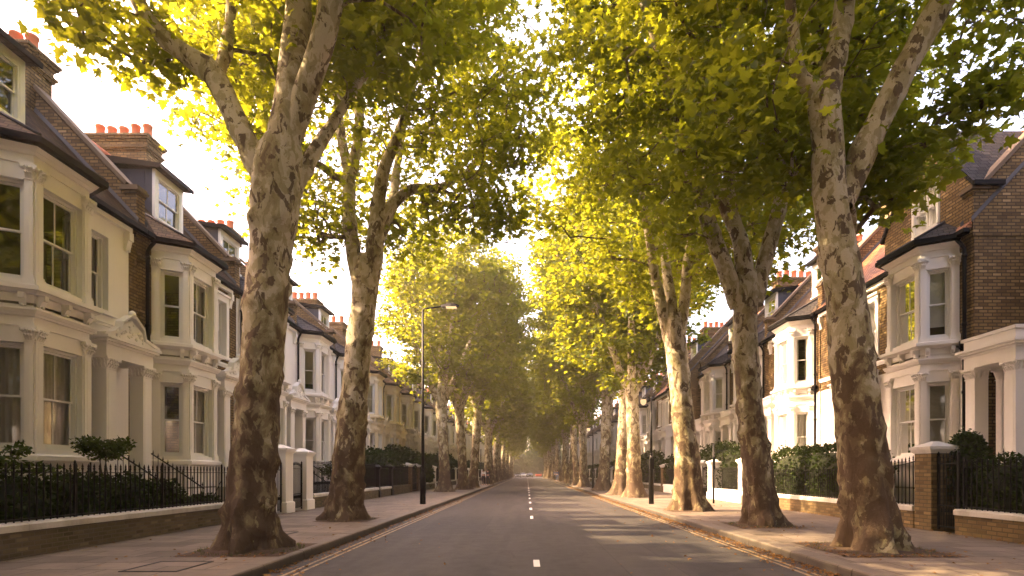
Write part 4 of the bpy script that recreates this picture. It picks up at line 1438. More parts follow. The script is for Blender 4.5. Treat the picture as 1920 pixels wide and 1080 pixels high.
    wl.box(*sorted((-sg * 7.4, -sg * 7.5)), 0, W, 0, zt, side)
    for y in (0.0, W - .1):
        if flank and y == 0: continue
        wl.box(*sorted((-sg * 7.4, -sg * .04)), y + .001, y + .099, 0, zt, side)
    for z in (1.02, 4.86, 8.12):
        wl.box(*sorted((-sg * 7.4, -sg * .30)), .1, W - .1, z, z + .06, 'interior_plaster')
    wl.box(*sorted((-sg * 2.5, -sg * 2.6)), .1, W - .1, 1.1, 8.1, 'interior_plaster')
    # plinth band
    wl.fbox(F, 2.9 if bay else 0, W - .01, .002, .05, 0, .45, white)
    if flank:
        prof = [(.0, 0), (.0, 8.0), (.0, 9.35), (-.35, 9.5), (-3.7, 13.05), (-7.05, 9.5), (-7.5, 9.4), (-7.5, 0)]
        P = [F.p(0, p[0], p[1]) for p in prof]; Q = [F.p(.3, p[0] , p[1]) for p in prof]
        wl.prism([F.p(-.02, p[0] - .002, p[1]) for p in prof], [F.p(.28, p[0] - .002, p[1]) for p in prof], brk)
    wl.build('wall', root)
    # ---- roof
    r_ = MB()
    prof = [(.24, EZ), (-3.7, RZ(-3.7)), (-7.7, EZ)]
    r_.prism([F.p(.001, *p) for p in prof], [F.p(W - .001, *p) for p in prof], roof)
    r_.tube([F.p(0, -3.7, RZ(-3.7) + .02), F.p(W, -3.7, RZ(-3.7) + .02)], .09, 'terracotta', 8)
    ro = r_.build('roof', root)
    for (s0, s1) in segs:
        gt = MB()
        if bay and s1 < 1: s0, s1 = 0.0, .42
        elif bay: s0 = 2.98
        gt.fbox(F, s0 + .01, s1 - .01, .13, .26, 8.14, 8.255, 'black_gutter_paint')
        gt.fbox(F, s0 + .01, s1 - .01, .10, .13, 8.10, 8.24, 'black_gutter_paint')
        gt.build('gutter', root)
    # ---- party wall above the roof, stepped kneeler, coping
    pw = MB()
    t = .17
    def parapet(y0, y1):
        rz_ = 9.45 + 3.4 * sl - .06
        prof = [(.04, 8.0), (.04, 9.25), (-.30, 9.40), (-3.7, rz_), (-7.1, 9.4), (-7.4, 9.25), (-7.4, 8.0)]
        pw.prism([F.p(y0, *p) for p in prof], [F.p(y1, *p) for p in prof], brk)
        for (p, q) in (((-.25, 9.42), (-3.7, rz_ + .03)), ((-3.7, rz_ + .03), (-7.15, 9.42))):
            dx, dz = q[0] - p[0], q[1] - p[1]; l = math.hypot(dx, dz); nx, nz = -dz / l, dx / l
            if nz < 0: nx, nz = -nx, -nz
            h_ = .10
            pw.prism([F.p(y0 - .06, p[0], p[1]), F.p(y0 - .06, q[0], q[1]), F.p(y0 - .06, q[0] + nx * h_, q[1] + nz * h_), F.p(y0 - .06, p[0] + nx * h_, p[1] + nz * h_)],
                     [F.p(y1 + .06, p[0], p[1]), F.p(y1 + .06, q[0], q[1]), F.p(y1 + .06, q[0] + nx * h_, q[1] + nz * h_), F.p(y1 + .06, p[0] + nx * h_, p[1] + nz * h_)], 'parapet_coping')
        pw.fbox(F, y0 - .07, y1 + .07, -.38, .12, 9.28, 9.36, 'parapet_coping')
        pw.fbox(F, y0 - .04, y1 + .04, -.36, .08, 9.36, 9.43, 'parapet_coping')
        pw.fbox(F, y0 - .02, y1 + .02, -.3, .07, 9.18, 9.26, brk)
        # flashing where the slates meet the brick
        a, z = .15, 0
        for (yy0, yy1) in ((y0 - .045, y0 - .005), (y1 + .005, y1 + .045)):
            pw.prism([F.p(yy0, .1, RZ(.1)), F.p(yy0, -3.6, RZ(-3.6)), F.p(yy0, -3.6, RZ(-3.6) + .035), F.p(yy0, .1, RZ(.1) + .035)],
                     [F.p(yy1, .1, RZ(.1)), F.p(yy1, -3.6, RZ(-3.6)), F.p(yy1, -3.6, RZ(-3.6) + .15), F.p(yy1, .1, RZ(.1) + .15)], 'light_lead')
    if par: parapet(W - t, W + t)
    pw.build('parapet', root)
    if flank:
        pw = MB(); parapet(-.04, .30); pw.build('parapet', root)
    # ---- chimney
    if chimney:
        c = MB()
        d0, d1, y0, y1 = -4.95 - chim_back, -2.75 - chim_back, W - .42, W + .38
        c.fbox(F, y0, y1, d0, d1, 10.6, chim_top - .62, brk)
        z = chim_top - .62
        for (o, h) in ((.05, .075), (.10, .075), (.03, .16), (.06, .075), (.12, .075), (.16, .085)):
            c.fbox(F, y0 - o, y1 + o, d0 - o, d1 + o, z + .001, z + h, brk); z += h
        c.fbox(F, y0 - .02, y1 + .02, d0 - .02, d1 + .02, z + .001, z + .07, 'parapet_coping')
        co = c.build('chimney', root)
        for k in range(pots):
            pd = d1 - .22 - (d1 - d0 - .44) * k / max(1, pots - 1)
            p = MB(); h = .50 + rr.uniform(-.04, .06)
            p.lathe(F.p((y0 + y1) / 2, pd, z + .05), [(.155, 0), (.15, .06), (.145, h - .09), (.165, h - .08), (.168, h - .02), (.155, h), (.12, h), (.115, h - .1)], 'terracotta', 14)
            p.build('chimney_pot', co)
        if aerial:
            a = MB()
            bx_ = F.p(y1 - .1, d1 - .1, z)
            a.tube([bx_, (bx_[0], bx_[1], bx_[2] + 1.9)], .014, 'antenna_metal', 6)
            a.tube([(bx_[0] - .55, bx_[1], bx_[2] + 1.85), (bx_[0] + .45, bx_[1], bx_[2] + 1.72)], .009, 'antenna_metal', 5)
            for k in range(9):
                x = bx_[0] - .5 + k * .115; zq = bx_[2] + 1.85 - .13 * (k * .115) 
                a.tube([(x, bx_[1] - .16, zq), (x, bx_[1] + .16, zq)], .005, 'antenna_metal', 4)
            a.build('aerial', root)
    # ---- dormer
    if dormer == 'box':
        dm = MB()
        s0, s1 = dorm_s - .72, dorm_s + .72
        fd = -1.0; zb = RZ(fd) - .25; ztop = 11.15 if sl > 1 else 10.9
        db = .22 - (ztop - EZ) / sl - .4
        for a in (s0, s1 - .08):
            dm.fbox(F, a, a + .08, db, fd - .1, zb, ztop, 'lead_sheet')
        for k in range(3):      # rolls in the lead
            dd = fd - .35 - .45 * k
            dm.fbox(F, s0 - .012, s0, dd - .012, dd + .012, RZ(dd), ztop, 'lead_sheet')
        dm.fbox(F, s0 - .001, s0 + .13, fd - .1, fd, zb, ztop, 'white_gloss'); dm.fbox(F, s1 - .13, s1 + .001, fd - .1, fd, zb, ztop, 'white_gloss')
        dm.fbox(F, s0 + .13, s1 - .13, fd - .1, fd, ztop - .18, ztop, 'white_gloss'); dm.fbox(F, s0 + .13, s1 - .13, fd - .1, fd, zb, 9.62, 'white_gloss')
        dm.fbox(F, s0 - .02, s1 + .02, fd - .02, fd + .07, 9.56, 9.62, 'white_gloss')
        R0 = [(s0 - .16, fd + .22), (s1 + .16, fd + .22), (s1 + .16, db - .1), (s0 - .16, db - .1)]
        dm.prism([F.p(*p, ztop + (.0 if i < 2 else .22)) for i, p in enumerate(R0)], [F.p(*p, ztop + (.09 if i < 2 else .42)) for i, p in enumerate(R0)], 'slate_roof')
        dm.fbox(F, s0 - .18, s1 + .18, fd + .221, fd + .27, ztop - .03, ztop + .1, 'black_gutter_paint')
        dm.prism([F.p(s0 - .17, fd + .22, ztop - .04), F.p(s0 - .17, db, ztop + .18), F.p(s0 - .17, db, ztop + .42), F.p(s0 - .17, fd + .22, ztop + .1)],
                 [F.p(s0 - .161, fd + .22, ztop - .04), F.p(s0 - .161, db, ztop + .18), F.p(s0 - .161, db, ztop + .42), F.p(s0 - .161, fd + .22, ztop + .1)], 'black_gutter_paint')
        dm.build('dormer', root)
        mid = (s0 + s1) / 2
        window(root, F, s0 + .13, s1 - .13, 9.62, ztop - .18, fd - .03, 'none', 1)
    if gable:
        gb = MB()
        gw = gable
        z0, z1 = 9.55, 9.55 + gw * .5 * 1.28
        h = (1.32, 2.28, 8.95, 10.30)
        wall_facet(gb, F, .0, gw, 8.1, z0, [(h[0], h[1], h[2], z0)], .14, brk, d=.02)
        # above the springing, cut round the window head
        m = gw / 2
        gb.poly([F.p(0, .02, z0), F.p(h[0], .02, z0), F.p(h[0], .02, z0 + h[0] * 1.28)], brk)
        gb.poly([F.p(h[1], .02, z0), F.p(gw, .02, z0), F.p(h[1], .02, z0 + (gw - h[1]) * 1.28)], brk)
        gb.poly([F.p(h[0], .02, h[3]), F.p(h[1], .02, h[3]), F.p(h[1], .02, z0 + (gw - h[1]) * 1.28), F.p(m, .02, z1), F.p(h[0], .02, z0 + h[0] * 1.28)], brk)
        for (p, q_) in (((h[0], z0), (h[0], h[3])), ((h[0], h[3]), (h[1], h[3])), ((h[1], h[3]), (h[1], z0))):
            gb.poly([F.p(p[0], .02, p[1]), F.p(q_[0], .02, q_[1]), F.p(q_[0], -.14, q_[1]), F.p(p[0], -.14, p[1])], 'white_gloss')
        gb.fbox(F, h[0] - .08, h[1] + .08, .022, .11, h[2] - .1, h[2] - .002, 'white_gloss')
        gb.fbox(F, h[0] - .1, h[1] + .1, .022, .12, h[3] + .002, h[3] + .13, 'white_gloss')
        gb.fbox(F, h[0] - .1, h[0] - .002, .022, .08, h[2], h[3], 'white_gloss'); gb.fbox(F, h[1] + .002, h[1] + .1, .022, .08, h[2], h[3], 'white_gloss')
        gb.box(*sorted((-sg * 3.0, sg * .015)), gw - .14, gw - .02, 8.0, z0, brk)
        # roof of the gable, ridge running back
        prof = [(-.14, z0 - .10), (m, z1 + .08), (gw + .14, z0 - .10)]
        und = [(gw + .10, z0 - .20), (m, z1 - .06), (-.10, z0 - .20)]
        gb.prism([F.p(a, .10, z) for a, z in prof + und], [F.p(a, -.72, z) for a, z in prof + und], 'slate_roof')
        sl_ = (z1 - z0 + .18) / (m + .14)
        prof[0] = (.31, z0 - .10 + .45 * sl_); und[2] = (.31, z0 - .22 + .45 * sl_)
        gb.prism([F.p(a, -.721, z) for a, z in prof + und], [F.p(a, -5.2, z) for a, z in prof + und], 'slate_roof')
        gb.fbox(F, -.20, -.12, -.72, .12, z0 - .2, z0 - .08, 'black_gutter_paint')
        gb.build('gable', root)
        window(root, F, h[0], (h[0] + h[1]) / 2 - .03, h[2], h[3], -.06, 'half', 0)
        window(root, F, (h[0] + h[1]) / 2 + .03, h[1], h[2], h[3], -.06, 'half', 0)
    # ---- downpipe
    dp = MB()
    pa = .2 if bay else .12
    dp.tube([F.p(pa + .22, .16, 8.1), F.p(pa + .10, .12, 7.92), F.p(pa, .10, 7.75), F.p(pa, .10, .2)], .05, 'black_gutter_paint', 8)
    for z in (7.5, 5.6, 3.7, 1.8):
        dp.lathe(F.p(pa, .10, z), [(.05, 0), (.066, .01), (.066, .08), (.05, .09)], 'black_gutter_paint', 8)
    dp.lathe(F.p(pa, .12, 4.95), [(.05, 0), (.12, .14), (.12, .22), (.09, .24)], 'black_gutter_paint', 6)
    dp.tube([F.p(pa, .11, 4.9), F.p(pa + .2, .12, 5.05), F.p(pa + .34, .14, 5.08)], .035, 'black_gutter_paint', 6)
    dp.build('downpipe', root)
    # ---- porch, steps and door
    p0, p1 = porch_s
    pf = porch_front
    back = 0 if lobby is None else lobby
    pr = MB()
    base = 1.05
    # floor and steps
    pr.fbox(F, p0 - .08, p1 + .08, .003, pf + .06, 0, base - .02, 'step_stone')
    n = 5
    for k in range(n):
        pr.fbox(F, p0 + .2, p1 - .2, pf + .06 + .001, pf + .06 + .28 * (n - k), 0.0, .12 + (base - .14) * (k + 1) / (n + 1), 'step_stone')
    pr.build('steps', root)
    pr = MB()
    ez = 4.28
    pr.fbox(F, p0 - .03, p1 + .03, .004, pf + .02, ez, ez + .30, white)
    pr.fbox(F, p0 - .06, p1 + .06, .004, pf + .05, ez + .30, ez + .36, white)
    pr.fbox(F, p0 - .12, p1 + .12, .004, pf + .11, ez + .36, ez + .42, white)
    pr.fbox(F, p0 - .17, p1 + .17, .004, pf + .16, ez + .42, ez + .49, white)
    if porch == 'flat':
        pr.fbox(F, p0 - .03, p1 + .03, .004, pf + .02, ez + .49, ez + .74, white)
        pr.fbox(F, p0 - .08, p1 + .08, .004, pf + .07, ez + .74, ez + .82, white)
    else:
        m = (p0 + p1) / 2
        zb = ez + .49
        tri = [(p0 - .05, zb), (p1 + .05, zb), (m + .35, zb + .36), (m, zb + .56), (m - .35, zb + .36)]
        pr.prism([F.p(a, pf - .10, z) for a, z in tri], [F.p(a, pf + .04, z) for a, z in tri], white)
        rim = [(p0 - .17, zb), (p0 + .35, zb + .14), (m - .38, zb + .40), (m - .08, zb + .62), (m + .08, zb + .62), (m + .38, zb + .40), (p1 - .35, zb + .14), (p1 + .17, zb)]
        for i in range(len(rim) - 1):
            a, b_ = rim[i], rim[i + 1]
            pr.prism([F.p(a[0], pf - .1, a[1]), F.p(b_[0], pf - .1, b_[1]), F.p(b_[0], pf - .1, b_[1] + .06), F.p(a[0], pf - .1, a[1] + .06)],
                     [F.p(a[0], pf + .10, a[1]), F.p(b_[0], pf + .10, b_[1]), F.p(b_[0], pf + .12, b_[1] + .06), F.p(a[0], pf + .12, a[1] + .06)], white)
        for k in range(34):     # scrolled relief in the tympanum
            a = rr.uniform(p0 + .25, p1 - .25); hmax = .50 * (1 - abs(a - m) / (m - p0 + .05))
            z = zb + .05 + rr.uniform(0, max(.02, hmax - .05))
            q = rr.uniform(.025, .05)
            pr.lathe(F.p(a, pf + .04, z), [(.003, -q), (q, -q * .4), (q, q * .4), (.003, q)], white, 7)
        pr.lathe(F.p(m, pf + .05, zb + .62), [(.05, 0), (.09, .08), (.07, .16), (.01, .2)], white, 8)
    po = pr.build('porch', root)
    cw = .32
    for a in (p0, p1 - cw):
        pilaster(po, F, a, a + cw, pf - .36, pf, base - .02, ez, white, True, 'column')
        if lobby is not None or pf > 1:
            pilaster(po, F, a + .02, a + cw - .02, back + .01, back + .14, base - .02, ez, white, False, 'pilaster')
    if lobby is not None:
        lb = MB()
        wall_facet(lb, F, p0 - .02, p1 + .02, 0, ez, [(p0 + .55, p0 + 1.3, base, 3.9)], .2, white, d=lobby)
        for a in (p0 - .02, p1 + .02):
            lb.poly([F.p(a, 0, 0), F.p(a, lobby, 0), F.p(a, lobby, ez), F.p(a, 0, ez)], white)
        lb.build('lobby', root)
        dx0, dx1, dd = p0 + .55, p0 + 1.3, lobby - .18
    else:
        dx0, dx1, dd = 3.33, 4.17, -.16
    dr = MB()
    dr.fbox(F, dx0, dx0 + .07, dd - .1, dd, base, 3.95, 'white_gloss'); dr.fbox(F, dx1 - .07, dx1, dd - .1, dd, base, 3.95, 'white_gloss')
    dr.fbox(F, dx0 + .07, dx1 - .07, dd - .1, dd, 3.16, 3.24, 'white_gloss'); dr.fbox(F, dx0 + .07, dx1 - .07, dd - .1, dd, 3.88, 3.96, 'white_gloss')
    dr.fbox(F, dx0 + .07, dx1 - .07, dd - .09, dd - .04, base, 3.16, door)
    w2 = (dx1 - dx0 - .14)
    for (u0, u1, v0, v1) in ((.12, .46, 1.2, 1.85), (.54, .88, 1.2, 1.85), (.12, .46, 2.0, 3.0), (.54, .88, 2.0, 3.0)):
        dr.fbox(F, dx0 + .07 + w2 * u0, dx0 + .07 + w2 * u1, dd - .04, dd - .025, v0, v1, door)
    dr.fbox(F, dx0 + .07, dx1 - .07, dd - .07, dd - .06, 3.24, 3.88, 'window_glass')
    do = dr.build('door', root)
    kb = MB()
    kb.lathe(F.p((dx0 + dx1) / 2 + .2, dd - .01, 2.05), [(.005, -.03), (.03, -.015), (.03, .015), (.005, .03)], 'brass', 8)
    kb.fbox(F, (dx0 + dx1) / 2 - .12, (dx0 + dx1) / 2 + .12, dd - .039, dd - .01, 1.95, 1.99, 'brass')
    kb.build('handle', do)
    for a in (p0 + .16, p1 - .16):
        hr = MB()
        top = pf + .1; run = .28 * n
        hr.tube([F.p(a, top, base + .95), F.p(a, top + run * .5, base + .5), F.p(a, top + run, .12 + .95)], .018, 'black_iron', 6)
        k = 0
        while k * .13 < run:
            dd_ = top + .05 + k * .13
            fz = base + .92 - (dd_ - top) / run * (base - .15)
            hr.tube([F.p(a, dd_, .15), F.p(a, dd_, fz + .05)], .009, 'black_iron', 5)
            hr.lathe(F.p(a, dd_, fz + .05), [(.009, 0), (.022, .02), (.012, .05), (.002, .11)], 'black_iron', 5)
            k += 1
        hr.build('handrail', root)
    return root

LX, RX = -10.8, 12.3
PL = 5.2
L0 = 10.4
HG = 'terrace houses on the left'
hA = house(1, PL, dorm_s=2.05, seed=1, styles=['net', 'none', 'net', 'none', 'net', 'none', 'drapes'], pots=5, brk='stock_brick')
hB = house(1, PL, main='stock_brick', dorm_s=2.9, seed=2, styles=['none', 'none', 'net', 'drapes', 'none', 'none', 'half'], aerial=True, win_s=(3.9, 4.45), pots=5, chim_top=13.85, chim_back=.3)
hC = house(1, PL, dorm_s=1.5, seed=3, styles=['roller', 'roller', 'net', 'net', 'net', 'net', 'net'], strip=False, pots=5, chim_top=12.7, roof='slate_roof', sl=.86)
hD = house(1, PL, white='cream_stucco', main='cream_stucco', brk='dark_stock_brick', dorm_s=2.0, seed=4, styles=['roller', 'net', 'net', 'net'], pots=4, strip=True, dormer=None, sl=.86, chim_top=12.6)
hE = house(1, PL, white='grey_stucco', main='stock_brick', seed=6, dorm_s=2.0, pots=4, strip=True)
left_plan = [('A', hA), ('B', hB), ('C', hC), ('C', hC), ('C', hC), ('D', hD), ('D', hD), ('E', hE), ('C', hC), ('C', hC), ('C', hC)]
left_labels = ['white stucco bay house with pediment over its porch, nearest on the left',
               'second house on the left, white bay with brown brick beside it and a television aerial',
               'third house on the left, white and mostly hidden behind the nearest trunk',
               'all white house behind the pair of white gate pillars on the left',
               'white house behind the second trunk of the left row',
               'cream house partly hidden by the second trunk of the left row, no dormer',
               'cream bay house with dark drainpipe, seventh on the left',
               'grey trimmed brick house beyond the cream ones, eighth on the left',
               'white house above the clipped hedge, ninth on the left', 'white house beyond the clipped hedge, tenth on the left',
               'white house just left of the lamp column, eleventh on the left']
used = set()
for i, ((k, pr_), lab) in enumerate(zip(left_plan, left_labels)):
    o = pr_ if k not in used else copy_tree(pr_)
    used.add(k)
    o.location = (LX, L0 + i * PL, 0)
    tag(o, lab, 'house', HG)
# farther houses: one mesh each, shared
far_m = {k: joined_mesh(h, 'terrace_house_far') for k, h in (('A', hA), ('B', hB), ('C', hC), ('D', hD))}
nL = int((172 - L0) / PL)
for i in range(len(left_plan), nL):
    k = 'CACBCCACBC'[i % 10]
    o = bpy.data.objects.new('terrace_house', far_m[k]); COL.objects.link(o)
    o.location = (LX, L0 + i * PL, 0)
    tag(o, f'far {"white" if k in "AC" else "brick and white" if k == "B" else "cream"} house, {ORD[i]} from the near end of the left terrace', 'house', HG)
for i in (-1, -2, -3):
    o = bpy.data.objects.new('terrace_house', far_m['A' if i % 2 else 'B']); COL.objects.link(o)
    o.location = (LX, L0 + i * PL, 0)
    tag(o, f'house beside the camera on the left, {["", "next before", "second before", "third before"][-i]} the nearest one in view', 'house', HG)

# right side
HR = 'terrace houses on the right'
R0 = house(-1, 5.4, main='dark_stock_brick', brk='dark_stock_brick', seed=11, porch='flat', porch_front=2.0, porch_s=(3.66, 5.22), lobby=1.05, strip=False, dormer=None, styles=['blind'] * 7, par=False, chimney=False, chim_top=13.3, win_s=(3.3, 3.95))
R0.location = (13.9, 9.98, 0); tag(R0, 'brick house set back at the right edge, deep white flat topped porch and black door', 'house', HR)
R1 = house(-1, 8.0, main='stock_brick', brk='stock_brick', seed=12, porch='flat', porch_front=.95, strip=False, dormer=None, gable=3.8, flank=True, bay_rf='slate_roof', styles=['blind', 'roller', 'blind', 'drapes', 'blind', 'roller', 'net', 'net', 'net'], roof='orange_roof_tiles', porch_s=(4.2, 5.3), lobby=.1, win_s=(4.3, 5.0), chim_top=13.6)
R1.location = (RX, 15.42, 0); tag(R1, 'brown brick house with gable window over a white bay, nearest whole house on the right', 'house', HR)
R2 = house(-1, 5.2, main='stock_brick', brk='stock_brick', seed=13, porch='flat', strip=True, dorm_s=1.9, styles=['net', 'drapes', 'net', 'net', 'net', 'drapes', 'net'], roof='brown_roof_tiles', bay_rf='slate_roof')
R2.location = (RX, 23.5, 0); tag(R2, 'white bay house with small dormer, between the two nearest trunks on the right', 'house', HR)
R2b = copy_tree(R2); R2b.location = (RX, 28.7, 0); tag(R2b, 'white bay house hidden behind the second trunk of the right row', 'house', HR)
R3 = house(-1, 5.6, seed=14, porch='flat', strip=False, dorm_s=2.2, styles=['roller', 'net', 'net', 'net', 'net'], roof='slate_roof', win_s=(3.6, 4.3))
R3.location = (RX, 34.0, 0); tag(R3, 'all white bay house with dark slate roof above the rounded hedge on the right', 'house', HR)
R4 = house(-1, 5.2, main='stock_brick', brk='yellow_brick', seed=15, bay=False, porch='flat', flank=True, strip=False, dorm_s=1.8, roof='orange_roof_tiles', styles=['net'] * 8)
R4.location = (11.5, 40.2, 0); tag(R4, 'brown brick house standing forward with a sloping brick side wall, past the golden trunk', 'house', HR)
R5 = copy_tree(R4); R5.location = (11.7, 45.4, 0); tag(R5, 'brick house with white window surrounds behind the lantern post on the right', 'house', HR)
for c in list(R5.children):
    pass
R6 = copy_tree(R3); R6.location = (RX, 50.6, 0); tag(R6, 'white house beyond the brick pair, eighth on the right', 'house', HR)
far_r = {'3': joined_mesh(R3, 'terrace_house_far'), '2': joined_mesh(R2, 'terrace_house_far'), '4': joined_mesh(R4, 'terrace_house_far')}
y = 56.2; i = 0
while y < 172:
    k = '3323343233'[i % 10]
    o = bpy.data.objects.new('terrace_house', far_r[k]); COL.objects.link(o)
    o.location = (RX, y, 0)
    tag(o, f'far {"white" if k == "3" else "brick and white" if k == "2" else "brick"} house, {ORD[i + 8]} from the near end of the right terrace', 'house', HR)
    y += 5.6 if k == '3' else 5.2; i += 1
o = bpy.data.objects.new('terrace_house', far_r['3']); COL.objects.link(o); o.location = (14.5, 4.3, 0)
tag(o, 'house beside the camera on the right, just out of the picture', 'house', HR)

for i in range(7):  # unseen houses added behind the camera to be mirrored in the panes
    for X, k in ((LX, 'A' if i % 2 else 'C'), (RX, '3' if i % 2 else '2')):
        o = bpy.data.objects.new('terrace_house', far_m[k] if X < 0 else far_r[k]); COL.objects.link(o)
        o.location = (X, -10.4 - 5.2 * i if X < 0 else -2 - 5.8 * i, 0)
        tag(o, f'unseen terrace house added behind the camera for window reflections, {ORD[i]} going back on the {"left" if X < 0 else "right"}', 'house', 'unseen terrace houses added behind the camera')
# ------------------------------------------------------------------ garden walls, railings, gates, pillars
def garden_wall(side, y0, y1, label, cop='painted_stone', brk='plinth_brick', h=.42, ch=.13):
    X = WL if side < 0 else WR
    r_ = empty('garden_wall', (X, y0, KH), label, 'wall', 'low garden walls along the pavement')
    s = side
    L = y1 - y0
    g = MB(); g.box(*sorted((0, s * .30)), 0, L, -.2, h, brk); g.build('brickwork', r_)
    g = MB()
    y = 0; rr = random.Random(int(y0 * 10))
    while y < L - .01:
        l = min(.9 + rr.uniform(-.05, .05), L - y)
        if L - y - l < .3: l = L - y
        dz = rr.uniform(-.003, .003)
        a, b = y + .002, y + l - .002
        prof = [(s * -.04, h + .001), (s * .34, h + .001), (s * .34, h + ch - .03), (s * .30, h + ch + dz), (s * 0.0, h + ch + dz), (s * -.04, h + ch - .03)]
        g.prism([(p[0], a, p[1]) for p in prof], [(p[0], b, p[1]) for p in prof], cop)
        y += l
    g.build('coping', r_)
    return r_

def bars(g, y0, y1, zb, zt, sp=.115, r=.014, x=0.0, fin=True, curve=None):
    y = y0 + sp / 2
    while y < y1:
        t = zt(y) if callable(zt) else zt
        g.tube([(x, y, zb), (x, y, t - .10)], r, 'black_iron', 5, False)
        if fin: g.lathe((x, y, t - .11), [(r, 0), (.024, .022), (.012, .04), (.020, .06), (.012, .09), (.001, .125)], 'black_iron', 5)
        y += sp

def railing(side, y0, y1, zb, zt, label, sp=.138, curve=None, short=False):
    X = (WL if side < 0 else WR) + side * .16
    r_ = empty('iron_railing', (X, y0, 0), label, 'railing', 'black iron railings on the garden walls')
    L = y1 - y0
    f = (lambda y: curve(y / L)) if curve else zt
    g = MB(); bars(g, 0, L, zb, f, sp)
    if short:
        bars(g, sp / 2, L, zb, zb + .45, sp, .008)
    g.build('bars', r_)
    g = MB()
    n = 10 if curve else 1
    for k in range(n):
        a, b = L * k / n, L * (k + 1) / n
        za = (f(a) if curve else zt) - .17; zc = (f(b) if curve else zt) - .17
        g.prism([(-.02, a, za), (.02, a, za), (.02, a, za + .014), (-.02, a, za + .014)], [(-.02, b, zc), (.02, b, zc), (.02, b, zc + .014), (-.02, b, zc + .014)], 'black_iron')
    g.box(-.02, .02, 0, L, zb + .05, zb + .064, 'black_iron')
    g.build('rail', r_)
    k = 0
    while k <= L + .01:
        p = MB()
        t = (f(min(k, L)) if curve else zt)
        p.box(-.016, .016, k - .016, k + .016, zb - .02, t - .02, 'black_iron')
        p.lathe((0, k, t - .02), [(.02, 0), (.03, .01), (.016, .03), (.024, .05), (.002, .09)], 'black_iron', 8)
        p.tube([(0, k, t - .35), (side * .28, k, zb + .02)], .010, 'black_iron', 5)
        p.build('post', r_)
        k += max(1.6, L / max(1, round(L / 2.3)))
    return r_

def gate(side, y0, y1, h, label):
    X = (WL if side < 0 else WR) + side * .14
    r_ = empty('iron_gate', (X, y0, KH), label, 'gate', 'black iron garden gates')
    L = y1 - y0
    top = lambda y: h + .10 * math.cos((y / L - .5) * math.pi)
    g = MB(); bars(g, .03, L - .03, .10, lambda y: top(y) + .08, .10, .009); bars(g, .08, L - .05, .10, .55, .10, .007)
    g.build('bars', r_)
    g = MB()
    for z in (.10, .58, h - .08):
        g.box(-.018, .018, .03, L - .03, z, z + .03, 'black_iron')
    for y in (.0, L - .045):
        g.box(-.022, .022, y, y + .045, .04, h + .12, 'black_iron')
        g.lathe((0, y + .022, h + .12), [(.02, 0), (.034, .02), (.03, .05), (.002, .10)], 'black_iron', 8)
    g.build('gate_frame', r_)
    g = MB(); g.tube([(-side * .02, L - .09, .95), (-side * .07, L - .09, .95), (-side * .07, L - .18, .95)], .010, 'black_iron', 6)
    g.build('handle', r_)
    return r_

def pillar(side, y, w, h, mat, cap, label, name='gate_pillar'):
    X = (WL if side < 0 else WR)
    r_ = empty(name, (X + side * w / 2, y + w / 2, KH), label, 'gate pillar', 'gate pillars')
    g = MB(); a = w / 2
    g.box(-a, a, -a, a, -.2, h - .25, mat)
    if mat != 'plinth_brick' and 'brick' not in mat:
        g.box(-a - .05, a + .05, -a - .05, a + .05, -.2, .34, mat)
        g.prism([(-a - .05, -a - .05, .34), (a + .05, -a - .05, .34), (a + .05, a + .05, .34), (-a - .05, a + .05, .34)], [(-a, -a, .38), (a, -a, .38), (a, a, .38), (-a, a, .38)], mat)
    g.build('shaft', r_)
    g = MB()
    z = h - .25
    for o, hh in ((.025, .04), (.05, .05), (.085, .07)):
        g.box(-a - o, a + o, -a - o, a + o, z, z + hh - .001, cap); z += hh
    o = .06
    g.prism([(-a - o, -a - o, z), (a + o, -a - o, z), (a + o, a + o, z), (-a - o, a + o, z)], [(-.05, -.05, z + .13), (.05, -.05, z + .13), (.05, .05, z + .13), (-.05, .05, z + .13)], cap)
    g.build('cap', r_)
    return r_

# left side
garden_wall(-1, 5.2, 17.4, 'low dark brick wall with white coping at the left edge, under the nearest railing')
railing(-1, 5.25, 17.4, KH + .54, 1.66, 'long black spiked railing at the left edge, in front of the dark shrubs', short=False)
pillar(-1, 17.42, .34, .75, 'white_gloss', 'painted_stone', 'stumpy white post at the end of the nearest left wall', 'gate_stop')
gate(-1, 17.8, 18.55, 1.5, 'black gate just right of the nearest left trunk')
pillar(-1, 18.58, .58, 2.25, 'white_stucco', 'white_stucco', 'white gate pillar right of the nearest left trunk, nearer of the pair')
gate(-1, 19.25, 20.25, 1.55, 'narrow black gate between the two white pillars on the left')
pillar(-1, 20.32, .62, 2.2, 'white_stucco', 'white_stucco', 'white gate pillar beside the railing, farther of the pair on the left')
garden_wall(-1, 21.0, 30.2, 'low brick wall with white coping beyond the white pillars on the left', brk='plinth_brick')
railing(-1, 21.05, 30.1, KH + .54, 1.95, 'black spiked railing between the white pillars and the second left trunk', short=True)
pillar(-1, 30.3, .26, 1.75, 'black_iron', 'black_iron', 'slim black iron gate post left of the lamp column', 'gate_post')
garden_wall(-1, 30.7, 33.0, 'short brick wall between two black posts on the left')
railing(-1, 30.75, 33.0, KH + .54, 1.9, 'short black railing panel between two black posts on the left')
pillar(-1, 33.1, .42, 1.8, 'black_iron', 'black_iron', 'broad black iron gate post under the clipped hedge', 'gate_post')
garden_wall(-1, 33.7, 38.4, 'low brick wall in front of the clipped hedge on the left', cop='plinth_brick')
railing(-1, 33.75, 38.4, KH + .5, 1.9, 'black railing in front of the clipped hedge on the left')
pillar(-1, 38.5, .6, 2.0, 'dark_stock_brick', 'painted_stone', 'brown brick pillar with white cap left of the lamp column, nearer one')
